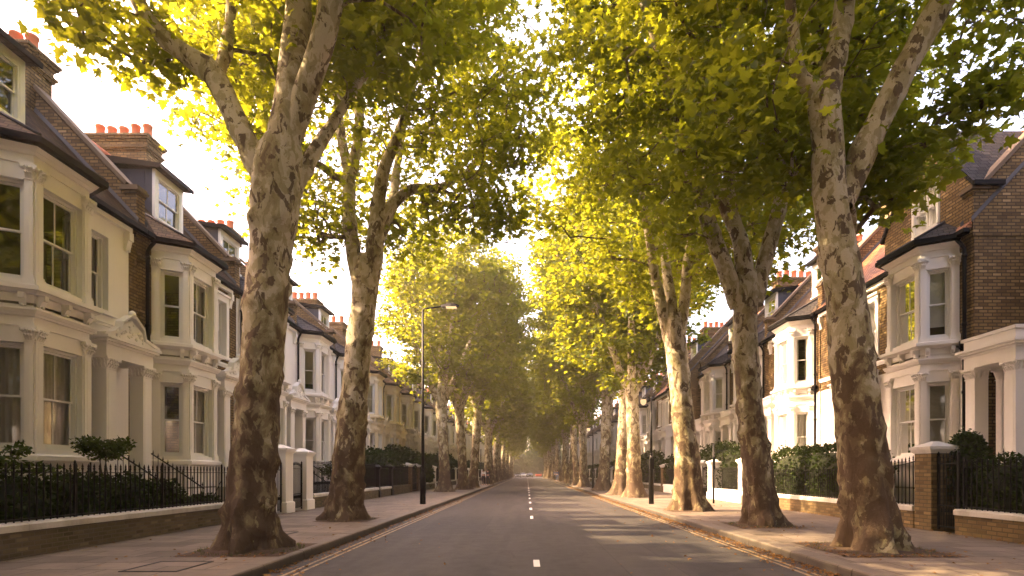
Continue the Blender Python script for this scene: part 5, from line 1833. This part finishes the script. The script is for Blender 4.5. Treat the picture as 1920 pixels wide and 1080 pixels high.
pillar(-1, 41.3, .6, 2.0, 'dark_stock_brick', 'painted_stone', 'brown brick pillar with white cap left of the lamp column, farther one')
gate(-1, 39.3, 41.2, 1.6, 'wide dark gate between the two brick pillars on the left')
# right side
garden_wall(1, 4.6, 12.3, 'yellow brick wall with worn white coping at the right edge', cop='painted_stone', brk='yellow_brick')
railing(1, 4.65, 12.25, KH + .54, 1.78, 'tall black railing at the right edge, in front of the evergreen bushes')
gate(1, 12.35, 13.0, 1.62, 'black iron gate beside the brick pillar on the right')
pillar(1, 13.02, .56, 2.05, 'yellow_brick', 'painted_stone', 'yellow brick gate pillar with wide weathered white cap, right of the nearest right trunk')
garden_wall(1, 13.62, 24.4, 'mossy yellow brick wall behind the nearest right trunk', cop='painted_stone', brk='yellow_brick')
railing(1, 13.65, 16.6, KH + .54, 1.7, 'railing panel curving up towards the brick pillar on the right', curve=lambda t: 1.98 - .30 * t ** .6)
railing(1, 16.65, 24.4, KH + .54, 1.64, 'black railing under the trimmed hedge, between the two nearest right trunks')
pillar(1, 24.5, .42, 2.0, 'white_stucco', 'white_stucco', 'white pillar partly behind the second trunk of the right row')
garden_wall(1, 25.0, 28.5, 'low white wall between white pillars on the right', cop='white_stucco', brk='white_stucco')
railing(1, 25.05, 28.45, KH + .54, 1.75, 'black railing panel between two white pillars on the right')
pillar(1, 28.55, .55, 2.0, 'white_stucco', 'white_stucco', 'white pillar just right of the golden trunk, nearer of two')
gate(1, 29.2, 30.4, 1.5, 'dark gate between two white pillars by the golden trunk')
pillar(1, 30.5, .55, 2.0, 'white_stucco', 'white_stucco', 'white pillar touching the golden trunk in the picture, farther of two')
garden_wall(1, 31.2, 38.6, 'low white wall behind the golden trunk', cop='white_stucco', brk='white_stucco')
railing(1, 31.2, 38.5, KH + .54, 1.75, 'black railing behind the golden trunk')
pillar(1, 38.7, .6, 1.95, 'dark_stock_brick', 'painted_stone', 'brick pillar under a drooping shrub left of the golden trunk')
garden_wall(1, 39.4, 48, 'brick wall behind the lantern post on the right')
railing(1, 39.45, 48, KH + .54, 1.75, 'black railing behind the lantern post on the right')
# farther stretches, one per house front
for side, ys in ((-1, 42.1), (1, 48.4)):
    y = ys; i = 0
    while y < 168:
        X = (WL if side < 0 else WR)
        L = 6.6
        sd_ = 'left' if side < 0 else 'right'
        if i == 0:
            w0 = garden_wall(side, y, y + L, f'low garden wall past the last pillar on the {sd_}')
            r0 = railing(side, y + .02, y + L, KH + .54, 1.8, f'black railing past the last pillar on the {sd_}', sp=.16)
            p0 = pillar(side, y + L + .05, .55, 1.95, 'white_stucco', 'white_stucco', f'white pillar past the last brick one on the {sd_}')
        else:
            for src, what in ((w0, 'low garden wall'), (r0, 'black railing'), (p0, 'white pillar')):
                c = copy_tree(src)
                c.location.y = src.location.y + i * (L + .7)
                tag(c, f'distant {what} on the {sd_}, {ORD[i]} beyond the last labelled front')
        y += L + .7; i += 1

# ------------------------------------------------------------------ hedges and bushes
def leaf_blob_mesh(name, blobs, n, size, seed, mat, shell=.86, lod=2, up=.9, td=.1):
    """leaves over a union of ellipsoids (cx,cy,cz,rx,ry,rz,power)"""
    rng = np.random.default_rng(seed)
    vol = np.array([b[3] * b[4] + b[4] * b[5] + b[3] * b[5] for b in blobs]); vol = vol / vol.sum()
    pos = []; out = []
    for b, v in zip(blobs, vol):
        m = int(n * v)
        d = rng.normal(0, 1, (m, 3)); d /= np.linalg.norm(d, axis=1)[:, None]
        pw = b[6] if len(b) > 6 else 2
        nn = (np.abs(d) ** pw).sum(1) ** (1 / pw)
        r = rng.uniform(shell, 1.04, m) + rng.normal(0, .03, m)
        q = d / nn[:, None] * r[:, None]
        p = np.array(b[:3]) + q * np.array(b[3:6])
        lump = np.array([mnoise.noise(Vector((float(x[0]) * 1.7, float(x[1]) * 1.7, float(x[2]) * 1.7 + seed))) for x in p])
        p = np.array(b[:3]) + (p - np.array(b[:3])) * (1 + .14 * lump)[:, None]
        keep = p[:, 2] > .02
        pos.append(p[keep]); out.append(d[keep])
    pos = np.vstack(pos); out = np.vstack(out)
    V, F = leaves(rng, pos, size, lod, out * 1.2, up, td)
    return arr_mesh(name, V, F, mat, False)

def bush(name, loc, blobs, n, size, seed, label, cat, mat='hedge_leaves', group=None, core=True, stems=None, lod=2, shell=.84):
    r_ = empty(name, loc, label, cat, group)
    o = bpy.data.objects.new('foliage', leaf_blob_mesh('foliage', blobs, n, size, seed, mat, lod=lod, shell=shell)); COL.objects.link(o); o.parent = r_
    g = MB()
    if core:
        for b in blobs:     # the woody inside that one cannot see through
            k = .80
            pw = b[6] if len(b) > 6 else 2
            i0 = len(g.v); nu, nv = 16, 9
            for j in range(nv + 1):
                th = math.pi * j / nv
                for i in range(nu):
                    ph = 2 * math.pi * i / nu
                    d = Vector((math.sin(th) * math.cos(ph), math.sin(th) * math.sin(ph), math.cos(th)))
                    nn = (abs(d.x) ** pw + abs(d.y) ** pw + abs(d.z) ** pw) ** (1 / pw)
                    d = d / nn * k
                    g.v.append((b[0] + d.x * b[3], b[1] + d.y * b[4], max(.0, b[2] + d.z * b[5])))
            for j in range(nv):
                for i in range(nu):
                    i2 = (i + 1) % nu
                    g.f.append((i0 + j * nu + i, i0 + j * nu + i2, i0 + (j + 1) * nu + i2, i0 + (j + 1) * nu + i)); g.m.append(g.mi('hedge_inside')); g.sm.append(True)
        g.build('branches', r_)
    if stems:
        g = MB(); rr = random.Random(seed)
        for (x, y, z, h) in stems:
            g.tube([(x, y, 0), (x + rr.uniform(-.03, .03), y, h * .5), (x + rr.uniform(-.15, .15), y + rr.uniform(-.1, .1), h)], [.03, .022, .010], 'garden_soil', 6)
        g.build('stem', r_)
    return r_

GZ = .12
# left: dark shrubs behind the nearest railing
bush('shrub', (-8.95, 8.1, GZ), [(0, 0, .75, .55, 1.3, .80), (.1, 1.4, .65, .5, 1.0, .75), (-.1, -1.5, .8, .5, .9, .85)], 9000, .085, 1, 'dense dark shrub behind the railing at the left edge', 'shrub')
bush('shrub', (-8.95, 11.7, GZ), [(0, -.6, .68, .5, 1.1, .72), (.05, .7, .62, .5, 1.0, .70), (0, 1.9, .58, .5, .8, .62)], 9000, .085, 2, 'lower dark shrub behind the middle of the nearest left railing', 'shrub')
bush('shrub', (-8.9, 9.35, GZ), [(0, 0, 1.55, .33, .42, .24), (.1, .35, 1.78, .2, .22, .14), (-.1, -.4, 1.85, .25, .3, .2), (.05, .8, 1.45, .3, .25, .12)], 800, .085, 3, 'loose leafy sprigs rising above the railing at the left edge', 'shrub', 'shrub_leaves', core=False, stems=[(0, 0, 0, 1.7), (.05, .3, 0, 1.8), (0, -.4, 0, 1.9)], shell=.2)
bush('small_tree', (-9.15, 12.15, GZ), [(0, 0, 1.88, .48, .52, .24), (.15, .3, 2.0, .25, .25, .16), (-.2, -.25, 2.0, .28, .25, .16)], 1700, .075, 4, 'small cloud pruned bush on a thin stem in front of the white porch', 'bush', 'shrub_leaves', core=False, stems=[(0, 0, 0, 1.8), (.06, .1, 0, 1.75), (-.05, -.06, 0, 1.8)], shell=.25)
bush('shrub', (-8.75, 15.0, GZ), [(0, 0, .4, .35, .8, .42)], 1800, .08, 44, 'low dark shrub beside the nearest left trunk, behind the railing', 'shrub')
# left: hedges farther on
bush('hedge', (-9.0, 34.6, GZ), [(0, 0, 1.25, .75, 4.0, 1.42, 6)], 9000, .14, 5, 'clipped rounded hedge above the railing on the left', 'hedge')
bush('shrub', (-9.3, 42.5, GZ), [(0, 0, 1.5, 1.3, 3.0, 1.75), (.3, 3.6, 1.3, 1.2, 2.2, 1.6), (-.4, -2.2, 1.7, 1.0, 1.6, 1.7)], 9000, .18, 6, 'big loose evergreen shrub behind the lamp column on the left', 'shrub')
bush('shrub', (-8.9, 25.7, GZ), [(0, 0, 1.5, .4, 1.2, .4)], 900, .09, 7, 'sparse flowering shrub above the railing near the second left trunk', 'shrub', 'shrub_leaves', core=False, stems=[(0, 0, 0, 1.4), (.0, .6, 0, 1.5)], shell=.2)
# right
bush('shrub', (10.25, 13.0, GZ), [(0, 0, 1.35, .48, .5, .98), (.1, .1, 1.9, .32, .35, .42)], 3800, .085, 8, 'upright dark evergreen bush between the brick pillar and the right hand porch', 'shrub')
bush('shrub', (10.2, 10.6, GZ), [(0, 0, .95, .5, .9, .95), (.05, 1.3, .9, .5, .7, .85), (0, -1.3, 1.0, .5, .9, .98), (.1, .6, 1.5, .3, .3, .3)], 9000, .085, 9, 'dark evergreen bushes behind the railing at the right edge', 'shrub')
bush('hedge', (10.15, 19.6, GZ), [(0, 0, 1.15, .55, 3.4, 1.12, 5)], 14000, .10, 10, 'trimmed leafy hedge behind the railing, between the two nearest right trunks', 'hedge')
bush('hedge', (10.6, 30.3, GZ), [(0, 0, 1.35, .9, 3.6, 1.55, 3.2)], 9000, .12, 11, 'rounded glossy hedge right of the golden trunk', 'hedge')
bush('shrub', (10.4, 38.6, GZ), [(0, 0, 1.5, .9, 1.5, 1.2), (0, 2.2, 1.2, .9, 1.4, 1.1)], 5000, .14, 12, 'dark shrub drooping over the brick pillar, left of the golden trunk', 'shrub')
hedge_src = bush('hedge', (10.4, 46.0, GZ), [(0, 0, 1.5, .9, 2.9, 1.5, 3), (.2, 2.4, 1.9, .8, 1.2, 1.3)], 4500, .2, 13, 'tall dark hedge behind the knobbly trunk on the right', 'hedge', group='distant hedges and shrubs')
k = 0
for side in (-1, 1):
    y = 50.0 if side < 0 else 52.5
    i = 0
    while y < 165:
        c = copy_tree(hedge_src)
        rr = random.Random(k * 3 + 1)
        c.location = (-9.2 if side < 0 else 10.4, y, GZ); c.rotation_euler = (0, 0, rr.choice([0, math.pi]))
        s = rr.uniform(.75, 1.15); c.scale = (1, rr.uniform(.9, 1.2), s)
        tag(c, f'distant dark hedge, {ORD[i]} beyond the big shrubs on the {"left" if side < 0 else "right"}')
        y += rr.uniform(6.0, 8.5); i += 1; k += 1

for i, X in enumerate((-24, -17, -10.5, -4.5, 1.5, 7.5, 13.5, 20)):
    c = copy_tree(hedge_src); c.location = (X, 190 + (i % 3), GZ); c.rotation_euler = (0, 0, R(90)); c.scale = (1.3, 1.15, 1.5)
    tag(c, f'dark shrub closing the far end of the street, {ORD[i]} from the left', 'shrub', 'shrubs closing the far end of the street')
# ------------------------------------------------------------------ lamps and posts
def lamp_column(X, Y, H, label, arm=1.25, side=1, glow=True, t=1.0):
    r_ = empty('street_lamp', (X, Y, KH), label, 'street lamp', 'street lamps')
    g = MB(); g.lathe((0, 0, -.1), [(.125 * t, 0), (.125 * t, 1.25), (.118 * t, 1.32), (.075 * t, 1.42), (.07 * t, 1.5)], 'black_iron', 16)
    g.lathe((0, 0, 1.42), [(.078 * t, 0), (.088 * t, .02), (.088 * t, .08), (.078 * t, .1)], 'black_iron', 16)
    g.build('base', r_)
    g = MB(); g.tube([(0, 0, 1.4), (0, 0, 4), (0, 0, H - .05)], [.070 * t, .058 * t, .042 * t], 'black_iron', 12); g.build('pole', r_)
    g = MB(); g.box(.10 * t, .128 * t, -.05, .05, .4, .95, 'black_iron'); g.build('hatch', r_)
    g = MB(); g.tube([(0, 0, H - .12), (side * .03, 0, H), (side * .15, 0, H + .03), (side * arm * .7, 0, H + .12)], [.042, .040, .036, .03], 'black_iron', 10); g.build('arm', r_)
    h = MB()
    x0 = side * arm * .62
    pts = []
    def ring(x, w, zt, zb): return [(x, -w, zb), (x, w, zb), (x, w * .7, zt), (x, -w * .7, zt)]
    secs = [ring(x0, .05, .17, .09), ring(x0 + side * .18, .10, .22, .09), ring(x0 + side * .45, .15, .24, .10), ring(x0 + side * .70, .12, .20, .12), ring(x0 + side * .78, .04, .16, .13)]
    for a, b in zip(secs, secs[1:]):
        a = [(p[0], p[1], p[2] + H) for p in a]; b = [(p[0], p[1], p[2] + H) for p in b]
        for i in range(4):
            j = (i + 1) % 4
            h.poly([a[i], a[j], b[j], b[i]], 'black_iron', True)
    h.poly([(p[0], p[1], p[2] + H) for p in secs[0]], 'antenna_metal'); h.poly([(p[0], p[1], p[2] + H) for p in secs[-1]], 'antenna_metal')
    ho = h.build('lamp_head', r_)
    b = MB()
    b.box(*sorted((x0 + side * .22, x0 + side * .66)), -.11, .11, H + .055, H + .094, 'lamp_glow' if glow else 'chrome')
    b.build('lens', ho)
    return r_
lamp_column(-4.46, 24.0, 8.35, 'tall black lamp column with a bent arm and lit head, nearest lamp on the left')
lamp_column(-4.6, 64, 7.2, 'distant slim black lamp column on the left', side=1, glow=True)

def lantern_post(X, Y, H, label, slim=False, box=True):
    r_ = empty('lantern_post', (X, Y, KH), label, 'street lamp', 'street lamps')
    g = MB(); g.lathe((0, 0, -.1), [(.11, 0), (.11, 1.9), (.10, 2.0), (.075, 2.1), (.06, 2.2)] if not slim else [(.09, 0), (.09, 1.2), (.06, 1.35), (.05, 1.5)], 'black_iron', 14)
    g.build('base', r_)
    g = MB(); z0 = 2.0 if not slim else 1.4
    g.tube([(0, 0, z0), (0, 0, H - .3)], [.055, .035], 'black_iron', 10)
    g.lathe((0, 0, z0 + .1), [(.06, 0), (.09, .03), (.06, .09)], 'black_iron', 10)
    g.build('pole', r_)
    if box:
        g = MB(); g.box(-.09, .09, -.16, -.07, 1.5, 1.95, 'black_iron'); g.build('control_box', r_)
    g = MB()
    g.tube([(0, 0, H - .4), (-.15, 0, H - .3), (-.32, 0, H - .35)], [.025, .02, .018], 'black_iron', 8)
    g.lathe((-.34, 0, H - .42), [(.02, .10), (.16, .04), (.15, .0), (.13, 0)], 'black_iron', 10)
    g.build('arm', r_)
    g = MB(); g.lathe((-.34, 0, H - .66), [(.04, 0), (.11, .06), (.13, .15), (.12, .24)], 'lantern_glow', 12); g.build('lantern', r_)
    return r_
lantern_post(5.33, 24.0, 4.9, 'black post with a small glowing lantern left of the golden trunk')
lantern_post(4.95, 42.0, 5.1, 'slim black lamp post between trunks farther along the right kerb', slim=True, box=False)
def sign_post(X, Y, H, label):
    r_ = empty('signpost', (X, Y, KH), label, 'signpost')
    g = MB(); g.tube([(0, 0, -.1), (0, 0, H)], .045, 'black_iron', 10); g.lathe((0, 0, H), [(.05, 0), (.05, .02), (.01, .04)], 'black_iron', 10); g.build('pole', r_)
    g = MB(); g.box(-.05, .05, -.06, -.045, H - 1.1, H - .55, 'black_iron'); g.build('sign_plate', r_)
sign_post(-5.1, 62, 3.9, 'short dark post beside the distant person on the left')
sign_post(8.2, 24.6, 2.6, 'thin dark post by the wall, right of the lantern post')

# ------------------------------------------------------------------ leaves in the gutters
def litter(name, boxes, n, seed, size=.07):
    rng = np.random.default_rng(seed)
    A_ = np.array([(b[1] - b[0]) * (b[3] - b[2]) * b[5] for b in boxes]); A_ = A_ / A_.sum()
    P = []
    for b, a in zip(boxes, A_):
        m = int(n * a)
        y = b[2] + (b[3] - b[2]) * rng.uniform(0, 1, m) ** 1.6
        if b[6] > 0: x = b[0] + (b[1] - b[0]) * rng.exponential(.28, m).clip(0, 1)
        elif b[6] < 0: x = b[1] - (b[1] - b[0]) * rng.exponential(.28, m).clip(0, 1)
        else: x = rng.uniform(b[0], b[1], m)
        P.append(np.column_stack([x, y, np.full(m, b[4]) + rng.uniform(.006, .03, m)]))
    P = np.vstack(P)
    V, F = leaves(rng, P, size, 1, None, .28, 0)
    o = bpy.data.objects.new(name, arr_mesh(name, V, F, 'dry_leaves', False)); COL.objects.link(o)
    o['kind'] = 'stuff'
    return o
litter('fallen_leaves', [
    (XL, XL + .55, 4.5, 60, 0, 1.0, 1), (XR - .6, XR, 4.5, 60, 0, 2.2, -1),
    (XL, XL + 2.5, 4.5, 40, 0, .02, 1), (XR - 3.0, XR, 4.5, 40, 0, .05, -1),
    (WL + .02, WL + .5, 5, 30, KH, .15, 1), (WR - .5, WR - .02, 5, 40, KH, .5, -1),
    (XL - 2.6, XL - .3, 5, 30, KH, .025, 0), (XR + .3, XR + 3.5, 5, 40, KH, .04, 0),
    (-5.7, -4.0, 8.9, 10.7, KH, 1.0, 0), (5.1, 7.0, 8.9, 10.8, KH, 2.2, 0), (5.2, 6.8, 13.5, 15.1, KH, 1.5, 0), (5.0, 6.5, 19.3, 20.8, KH, 1.2, 0)], 9000, 5, .06)
def tufts(boxes, n, seed):
    rng = np.random.default_rng(seed)
    g = MB()
    rr = random.Random(seed)
    for (cx, cy, r, m) in boxes:
        for i in range(m):
            a = rr.uniform(0, 6.28); q = r * (1 + rr.uniform(-.06, .12))
            x, y = cx + math.cos(a) * q, cy + math.sin(a) * q
            h = rr.uniform(.03, .09); dx, dy = rr.uniform(-.03, .03), rr.uniform(-.03, .03)
            g.poly([(x - .003, y, KH), (x + .003, y, KH), (x + dx, y + dy, KH + h)], 'shrub_leaves')
    o = g.build('grass'); o['kind'] = 'stuff'
tufts([(-4.82, 9.8, .78, 500), (-5.12, 16.0, .68, 200), (6.03, 9.84, .86, 260), (5.99, 14.3, .72, 420)], 0, 3)

# ------------------------------------------------------------------ people
def person(loc, rz, top, legs, hair, pose, label):
    r_ = bpy.data.objects.new('person', None)
    body_v = {'pelvis': (0, 0, .95), 'waist': (0, 0, 1.10), 'chest': (0, 0, 1.32), 'neck': (0, 0, 1.48), 'head': (0, .01, 1.58), 'crown': (0, .01, 1.70)}
    s = pose
    V = list(body_v.values()); names = list(body_v.keys())
    Rd = [.13, .12, .14, .055, .085, .07]
    E = [(0, 1), (1, 2), (2, 3), (3, 4), (4, 5)]
    def add(p, r, par):
        V.append(p); Rd.append(r); E.append((par, len(V) - 1)); return len(V) - 1
    for sgn in (-1, 1):
        f = s * sgn
        h = add((sgn * .09, 0, .90), .095, 0)
        k = add((sgn * .10, .16 * f + .03, .50), .062, h)
        a = add((sgn * .10, .30 * f - .04, .09), .042, k)
        add((sgn * .10, .30 * f + .13, .03), .035, a)
        sh = add((sgn * .18, 0, 1.40), .062, 2)
        el = add((sgn * .23, -.10 * f, 1.12), .042, sh)
        wr = add((sgn * .24, -.20 * f + .12, .88), .028, el)
        pm = add((sgn * .24, -.22 * f + .15, .82), .030, wr)
        for q in range(4):
            e1 = add((sgn * .24, -.22 * f + .13 + q * .018, .76), .009, pm)
            add((sgn * .235, -.22 * f + .135 + q * .018, .725 + .005 * abs(q - 1)), .008, e1)
        add((sgn * .215, -.22 * f + .19, .80), .010, pm)
    me = bpy.data.meshes.new('body'); me.from_pydata(V, E, []); 
    o = bpy.data.objects.new('person', me); COL.objects.link(o); o.location = loc; o.rotation_euler = (0, 0, rz)
    me.materials.append(MATS['skin'])
    m = o.modifiers.new('skin', 'SKIN'); m.use_smooth_shade = True
    for i, r in enumerate(Rd):
        me.skin_vertices[0].data[i].radius = (r, r * .85 if i in (1, 2) else r)
    me.skin_vertices[0].data[0].use_root = True
    o.modifiers.new('sub', 'SUBSURF').levels = 1
    tag(o, label, 'person', 'people walking far down the street')
    def cloth(nm, idx, grow, mat):
        mp = {j: i for i, j in enumerate(idx)}
        me = bpy.data.meshes.new(nm); me.from_pydata([V[j] for j in idx], [(mp[a], mp[b]) for a, b in E if a in mp and b in mp], [])
        c = bpy.data.objects.new(nm, me); COL.objects.link(c); c.parent = o; me.materials.append(MATS[mat])
        m = c.modifiers.new('skin', 'SKIN'); m.use_smooth_shade = True
        for i, j in enumerate(idx): me.skin_vertices[0].data[i].radius = (Rd[j] + grow, Rd[j] + grow)
        me.skin_vertices[0].data[0].use_root = True
        c.modifiers.new('sub', 'SUBSURF').levels = 1
    n0 = 6; per = 17
    shirt = [1, 2]; trs = [0]
    for t in range(2):
        b = n0 + t * per
        trs += [b, b + 1, b + 2]; shirt += [b + 4, b + 5, b + 6]
    cloth('shirt', shirt, .018, top); cloth('trousers', trs, .015, legs)
    g = MB(); g.lathe((0, -.01, 1.60), [(.03, -.10), (.095, -.06), (.105, .03), (.09, .10), (.05, .145), (.005, .16)], hair, 10); h = g.build('hair', o)
    g = MB()
    for sgn in (-1, 1):
        g.lathe((sgn * .035, .088, 1.60), [(.003, -.012), (.012, 0), (.003, .012)], 'dark_cloth', 6)
    g.build('eye', o)
    return o
person((-4.62, 59.5, KH), 0.0, 'white_cloth', 'dark_cloth', 'brown_hair', .9, 'distant person in a white top and dark trousers on the left pavement')
person((-4.25, 61, KH), 2.9, 'dark_cloth', 'dark_cloth', 'brown_hair', .6, 'distant person dressed in black beside the one in white')
person((4.78, 88, KH), 3.0, 'blue_cloth', 'blue_cloth', 'brown_hair', .7, 'distant person in blue on the right pavement, nearer of two')
person((4.80, 95, KH), .1, 'blue_cloth', 'dark_cloth', 'brown_hair', .8, 'distant person in blue on the right pavement, farther of two')

# ------------------------------------------------------------------ cars at the far end
def car(loc, rz, paint_, label, van=False):
    r_ = empty('parked_car', loc, label, 'car', 'cars at the far end of the street', rz)
    w = .88; L = 2.1
    g = MB()
    top = 1.9 if van else .98
    prof = [(-L, .35), (-L, .75), (-L + .12, .92), (-L + .5, .98), (L - 1.1, .95), (L - .2, .82), (L, .6), (L, .35)]
    def sect(x, k): return [(x, p[0] * k, p[1]) for p in prof]
    xs = [(-w, .985), (-w + .08, 1.0), (w - .08, 1.0), (w, .985)]
    for (a, ka), (b, kb) in zip(xs, xs[1:]): g.prism(sect(a, ka), sect(b, kb), paint_)
    rt = 2.0 if van else 1.46
    cab = [(-L + .25, .95), (-L + .65, rt - .03), (-.1, rt), (.35, rt - .04), (L - 1.0, .95)]
    g.prism([(-w * .60, p[0], rt + .01) if p[1] > 1.2 else (-w * .60, p[0] * .3, rt - .02) for p in cab], [(w * .60, p[0], rt + .01) if p[1] > 1.2 else (w * .60, p[0] * .3, rt - .02) for p in cab], paint_)
    g.build('body', r_)
    g = MB()
    g.prism([(-w + .04, p[0], p[1]) if p[1] < 1.2 else (-w * .70, p[0], p[1]) for p in cab], [(w - .04, p[0], p[1]) if p[1] < 1.2 else (w * .70, p[0], p[1]) for p in cab], 'car_glass')
    g.build('windows', r_)
    for x in (-w + .08, w - .08):
        for y in (-1.3, 1.35):
            t = MB(); t.lathe((x, y, .32), [(.24, -.11), (.32, -.09), (.32, .09), (.24, .11)], 'rubber', 16, 'x'); wo_ = t.build('wheel', r_)
            t = MB(); t.lathe((x, y, .32), [(.02, -.115), (.2, -.112), (.2, .112), (.02, .115)], 'chrome', 12, 'x'); t.build('rim', wo_)
    for x in (-.6, .6):
        t = MB(); t.box(x - .17, x + .17, L - .08, L + .012, .58, .72, 'white_gloss'); t.build('headlight', r_)
        t = MB(); t.box(x - .14, x + .14, -L - .012, -L + .06, .68, .82, 'car_red'); t.build('tail_light', r_)
        t = MB(); t.box(*sorted((math.copysign(w - .03, x), math.copysign(w + .14, x))), .62, .75, .95, 1.07, paint_); t.build('mirror', r_)
    t = MB(); t.box(-.4, .4, L - .05, L + .014, .40, .54, 'rubber'); t.build('grille', r_)
    return r_
car((-2.6, 163, 0), math.pi, 'car_silver', 'silver car at the far end of the street, nearest the left kerb')
car((-1.1, 171, 0), math.pi, 'car_white', 'white car at the far end of the street, second from the left kerb')
car((.9, 168, 0), math.pi, 'car_black', 'dark car at the far end of the street, near the middle of the road')
car((-6.5, 181, 0), math.pi / 2, 'car_silver', 'grey car turned sideways beyond the end of the street')
car((3.7, 176, 0), 0.0, 'car_red', 'red van at the far end of the street by the right kerb', van=True)
# ------------------------------------------------------------------ evening air
HAZE = 0.0010
if HAZE > 0:
    hb = bpy.data.materials.new('haze_air'); hb.use_nodes = True
    t = hb.node_tree; t.nodes.clear()
    o_ = t.nodes.new('ShaderNodeOutputMaterial'); v_ = t.nodes.new('ShaderNodeVolumePrincipled')
    v_.inputs['Color'].default_value = (1.0, .88, .70, 1)
    v_.inputs['Density'].default_value = HAZE
    v_.inputs['Anisotropy'].default_value = .35
    t.links.new(v_.outputs[0], o_.inputs['Volume'])
    MATS['haze_air'] = hb
    g = MB(); g.box(-75, 75, -70, 290, -1.7, 27, 'haze_air')
    hz = g.build('haze'); hz['kind'] = 'stuff'; hz['label'] = 'warm evening haze filling the street'
